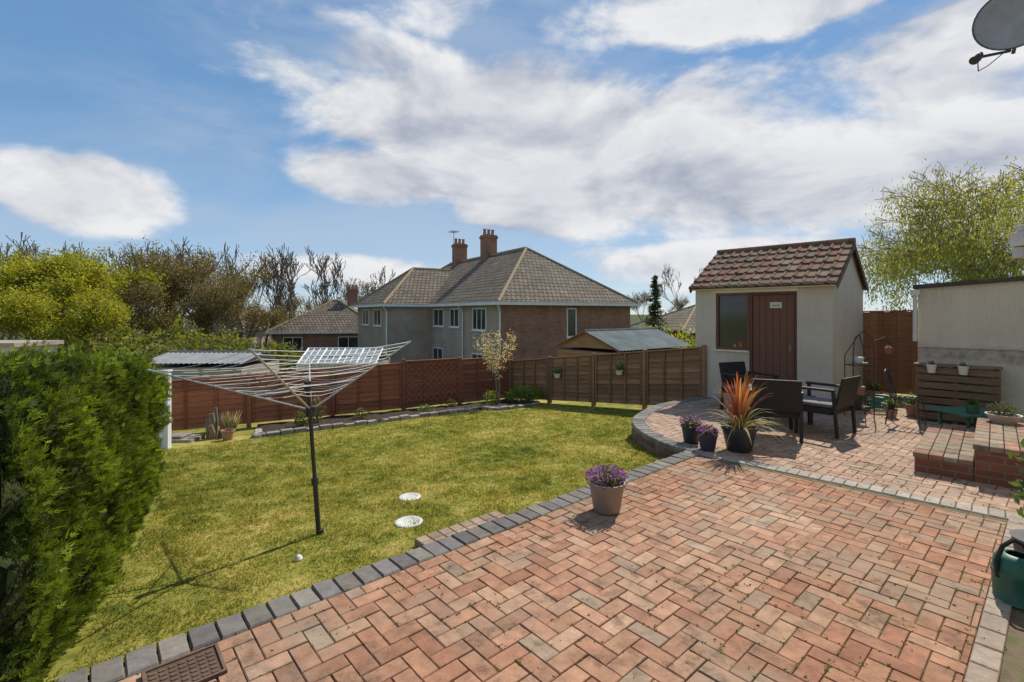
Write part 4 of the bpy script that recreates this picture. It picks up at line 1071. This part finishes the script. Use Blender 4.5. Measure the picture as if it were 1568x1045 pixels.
def gshed(name,loc,rot,L,Wd,eave,rise,wallc,roofm,base=-2,corr=True):
    e=empty(name,loc,rot); mb=MB()
    for i in range(int((eave-base)/.14)):
        z0=base+i*.14; mb.box((-.012-(i%2)*.002,-.012,z0),(L+.012,Wd+.012,z0+.132),tuple(c*R(.85,1.15) for c in wallc)) 
    for xx in (0,L-.03):
        mb.add([(xx,0,eave),(xx,Wd,eave),(xx,Wd/2,eave+rise),(xx+.03,0,eave),(xx+.03,Wd,eave),(xx+.03,Wd/2,eave+rise)],[(0,2,1),(3,4,5),(0,3,5,2),(1,2,5,4)],wallc)
    mb.obj('walls',m_fence,e)
    mb=MB(); K=int((L+.2)/.04)
    for side in (0,1):
        vs=[]
        for i in range(K+1):
            x=-.1+(L+.2)*i/K; h=.012*math.sin(i*math.pi/2+.3)
            y0=Wd/2; y1=-.12 if side==0 else Wd+.12; zr=eave+rise+.03; zl_=eave+rise-(rise/(Wd/2))*(Wd/2+.12)+.03
            vs+=[(x,y0,zr+h),(x,y1,zl_+h)]
        mb.add(vs,[(2*i,2*i+1,2*i+3,2*i+2) for i in range(K)])
    mb.tube([(-.1,Wd/2,eave+rise+.04),(L+.1,Wd/2,eave+rise+.04)],.04,6); mb.obj('roof',roofm,e)
    mb=MB()
    for side in (0,1):
        y1=-.12 if side==0 else Wd+.12; zl_=eave+rise-(rise/(Wd/2))*(Wd/2+.12)
        mb.tube([(-.12,Wd/2,eave+rise),(-.12,y1,zl_)],.03,4,(.2,.11,.06))
    mb.obj('barge_boards',m_fence,e); return e
m_corr=mat_noise('corrugated_roof',(.10,.125,.125),(.19,.215,.21),2,.85,.2,20,spec=.15)
gshed('timber_garden_shed',(3.15,14.2,0),math.radians(38),3.6,2.6,.62,.50,(.32,.19,.10),m_corr)
gshed('neighbour_shed',(-11.4,15.0,-1.0),math.radians(0),3.0,2.4,1.15,.22,(.30,.28,.25),mat_noise('grey_felt',(.22,.22,.22),(.32,.32,.31),3,.95,.2,30,spec=.1),-1.5)
# white greenhouse over the left fence
e=empty('white_greenhouse',(-6.75,15.2,-1.3)); fr,gl=MB(),MB(); GL_,GW,GE,GR=2.45,1.7,1.42,.42
for xx in (0,GL_):
    fr.tube([(xx,0,-.6),(xx,0,GE)],.03,4); fr.tube([(xx,GW,-.6),(xx,GW,GE)],.03,4)
for i in range(13):
    xx=GL_*i/12; r_=.03 if i%3==0 else .016
    fr.tube([(xx,0,GE),(xx,GW/2,GE+GR)],r_,4); fr.tube([(xx,GW,GE),(xx,GW/2,GE+GR)],r_,4); fr.tube([(xx,0,0),(xx,0,GE)],.016,4)
for (yy,zz) in ((0,GE),(GW,GE),(GW/2,GE+GR),(0,.1),(GW*.25,GE+GR*.5),(GW*.75,GE+GR*.5)): fr.tube([(-.03,yy,zz),(GL_+.03,yy,zz)],.028,4)
gl.add([(0,0,GE-.01),(GL_,0,GE-.01),(GL_,GW/2,GE+GR-.01),(0,GW/2,GE+GR-.01)],[(0,1,2,3)]); gl.add([(0,GW,GE-.01),(GL_,GW,GE-.01),(GL_,GW/2,GE+GR-.01),(0,GW/2,GE+GR-.01)],[(0,1,2,3)])
gl.box((.01,.01,-.6),(GL_-.01,GW-.01,GE-.03))
fr.obj('white_frame',m_white,e); gl.obj('glazing',mat_noise('frosted_glazing',(.26,.29,.30),(.38,.41,.41),2,.3,0,20,spec=.5),e)

# ================================================================= TREES
def make_tree(segmax,H,spread,up,kids,r0,leafn,lsize,lc1,lc2,seed,jit,droop=0,trunkf=.3,rmin=.012):
    random.seed(seed); segs=[];tips=[]
    grow(segs,tips,Vector((0,0,0)),Vector((R(-.05,.05),R(-.05,.05),1)),H*trunkf,r0,0,segmax,spread,up,kids,droop)
    mx=max(t.z for t in tips); s=H/mx
    mb=MB(); tube_tree(mb,[(p*s,q*s,max(a,rmin),max(b,rmin)) for p,q,a,b in segs],4 if segmax>5 else 5)
    T=np.array([tuple(t*s) for t in tips])
    lv=None
    if leafn:
        wgt=rng.random(len(T))**2; idx=rng.choice(len(T),leafn,p=wgt/wgt.sum())
        C=T[idx]+rng.normal(0,jit,(leafn,3))
        if droop: C[:,2]-=rng.random(leafn)*droop*1.6
        tipb=rng.random(len(T))[idx]
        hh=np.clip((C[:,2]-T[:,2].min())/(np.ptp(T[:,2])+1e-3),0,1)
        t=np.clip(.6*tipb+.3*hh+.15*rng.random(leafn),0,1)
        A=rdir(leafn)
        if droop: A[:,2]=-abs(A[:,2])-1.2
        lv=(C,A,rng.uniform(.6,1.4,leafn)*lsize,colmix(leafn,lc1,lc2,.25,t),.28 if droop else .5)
    random.seed(seed+100)
    return mb,lv
cache={}
def tree(name,loc,key,args,rot=0,sc=1,parent=None):
    e=empty(name,loc,rot); e.scale=(sc,sc,sc)
    if parent is not None: e.parent=parent
    if key not in cache:
        mb,lv=make_tree(*args)
        b=mb.obj('trunk_and_limbs',m_bark,e); l=None
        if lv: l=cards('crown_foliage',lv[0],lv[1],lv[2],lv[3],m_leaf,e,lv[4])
        cache[key]=(b.data,l.data if l else None)
    else:
        for nm,dt in zip(('trunk_and_limbs','crown_foliage'),cache[key]):
            if dt: link(bpy.data.objects.new(nm,dt),e)
    return e
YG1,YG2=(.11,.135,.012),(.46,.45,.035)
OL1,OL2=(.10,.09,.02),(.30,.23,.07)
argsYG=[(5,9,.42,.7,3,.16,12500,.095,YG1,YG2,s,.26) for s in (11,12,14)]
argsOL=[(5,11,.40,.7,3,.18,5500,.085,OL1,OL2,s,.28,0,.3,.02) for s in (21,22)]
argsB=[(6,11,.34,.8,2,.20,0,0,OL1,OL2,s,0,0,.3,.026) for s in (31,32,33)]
belt=empty('distant_trees',(0,0,0))
def T_(kind,px,Y,H,i):
    X=(px-784)/740*Y; z=terrain(X,Y)-.3
    a={'Y':argsYG,'O':argsOL,'B':argsB}[kind]; j=i%len(a); base=9 if kind=='Y' else 11
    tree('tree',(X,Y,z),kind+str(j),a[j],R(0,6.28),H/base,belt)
random.seed(5)
for i,(k,px,Y,H) in enumerate([('Y',-150,27,7.5),('O',-260,35,9),('Y',-330,30,8),('Y',-60,27,8.0),('Y',5,30,8.8),('Y',58,33,9.0),('Y',115,30,8.3),('Y',165,34,9.2),('Y',205,37,8.2),('Y',30,25,5.9),('Y',140,26,6.0),('Y',88,28,7.0),
    ('O',20,42,11.8),('O',-60,40,11.6),('O',95,44,12.4),('O',150,45,11.6),('O',215,42,11.8),('O',255,40,11.4),('O',290,43,12.2),('O',330,41,11.2),('O',235,34,7.5),('O',300,34,7.8),('O',355,38,8.8),('O',390,44,7.8),
    ('B',10,46,13.4),('B',60,46,13.8),('B',110,46,13.2),('B',140,48,13.6),('B',200,48,13.4),('B',235,47,13),('B',250,49,13.4),('B',285,50,14.2),('B',320,52,14),('B',350,50,13.8),('B',378,47,13),('B',400,50,13.8),('B',425,50,13),('B',445,52,13.8),('B',468,56,14),('B',495,58,14.8),('B',520,62,14.2),('B',555,66,13.2),
    ('O',440,64,9.5),('O',500,70,9.5),('O',560,75,12),('O',590,80,10),('B',1045,60,9.4),('O',1030,75,6),('O',985,80,7),('O',1100,70,7),('B',1060,55,9),('O',-60,70,10),('O',60,72,10),('O',180,74,10),('O',320,72,10),('O',1500,60,7),('O',1650,50,7)]):
    T_(k,px,Y,H,i)
def bushrow(name,pts,rad,n,size,c1,c2):
    e=empty(name,(0,0,0)); Cs=[];
    for (x,y,zt) in pts:
        zb=terrain(x,y); D=rdir(n); hgt=(zt-zb)/2
        rr=(.55+.45*rng.random((n,1))); nz=np.array([mnoise.noise(Vector(tuple(d*2.5))+Vector((x,y,0))) for d in D]).reshape(-1,1)
        C=np.array([x,y,zb+hgt])+D*rr*np.array([rad,rad,hgt])*(1+.35*nz); Cs.append((C,np.clip(.5+.4*D[:,2]+.5*nz[:,0],0,1)))
    C=np.concatenate([c for c,_ in Cs]); t=np.concatenate([t for _,t in Cs]); m_=len(C)
    cards('foliage',C,rdir(m_),rng.uniform(.6,1.4,m_)*size,colmix(m_,c1,c2,.25,t),m_leaf,e,.6)
    mb=MB()
    for (x,y,zt) in pts:
        for k in range(4): mb.tube([(x,y,terrain(x,y)-.1),(x+R(-.6,.6)*rad,y+R(-.6,.6)*rad,zt-R(.2,.6))],[.05,.01],5)
    mb.obj('stems',m_bark,e)
bushrow('shrub_border',[(-24,29,1.4),(-22,28,.9),(-20,29,1.3),(-18.3,27,.6),(-16.6,28,.8),(-15.0,27,.3),(-26,28,1.6),(-20.5,25,.4),(-17.5,24,.2),(-14,29,.0)],1.6,1500,.11,(.05,.08,.015),(.22,.24,.04))
bushrow('shrub_border',[(-12.8,17.6,.75),(-12.0,17.8,.85),(-11.2,18,.7)],.75,900,.07,(.035,.05,.015),(.15,.16,.045))
bushrow('garden_hedge',[(4.9+i*.5,18.6-i*.15,1.20+.03*(i%2)) for i in range(9)],.5,1600,.045,(.12,.19,.015),(.45,.52,.05))
def conifer(name,loc,H,rad):
    e=empty(name,loc); mb=MB(); mb.tube([(0,0,0),(0,0,H)],[.12,.01],7); C=[];A=[]
    z=.12*H
    while z<H*.99:
        f=1-(z/H); L=rad*(f**.75)*R(.6,1.25)+.07
        for k in range(6):
            a=R(0,6.28); l=L*R(.6,1.15); end=Vector((math.cos(a)*l,math.sin(a)*l,z-l*.25+.12*l)); mb.tube([(0,0,z),tuple(end)],[.02,.005],4)
            for q in range(22):
                t=R(.1,1); C.append((end.x*t+R(-.1,.1),end.y*t+R(-.1,.1),z+(end.z-z)*t+R(-.16,.09))); A.append((math.cos(a)+R(-.5,.5),math.sin(a)+R(-.5,.5),R(-.5,.3)))
        z+=H*.03
    mb.obj('trunk_and_limbs',m_bark,e); n=len(C)
    cards('needle_sprays',np.array(C),np.array(A),rng.uniform(.06,.14,n),colmix(n,(.025,.05,.022),(.11,.16,.065),.3),m_leaf,e,.35)
X=(1003-784)/740*33; conifer('conifer_tree',(X,33,terrain(X,33)),4.1-terrain(X,33)+.35,1.15)
random.seed(9)
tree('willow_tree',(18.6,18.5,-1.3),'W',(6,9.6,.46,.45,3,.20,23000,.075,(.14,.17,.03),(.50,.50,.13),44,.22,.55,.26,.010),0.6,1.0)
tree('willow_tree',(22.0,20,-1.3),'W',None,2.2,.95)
print('objects',len(bpy.data.objects))
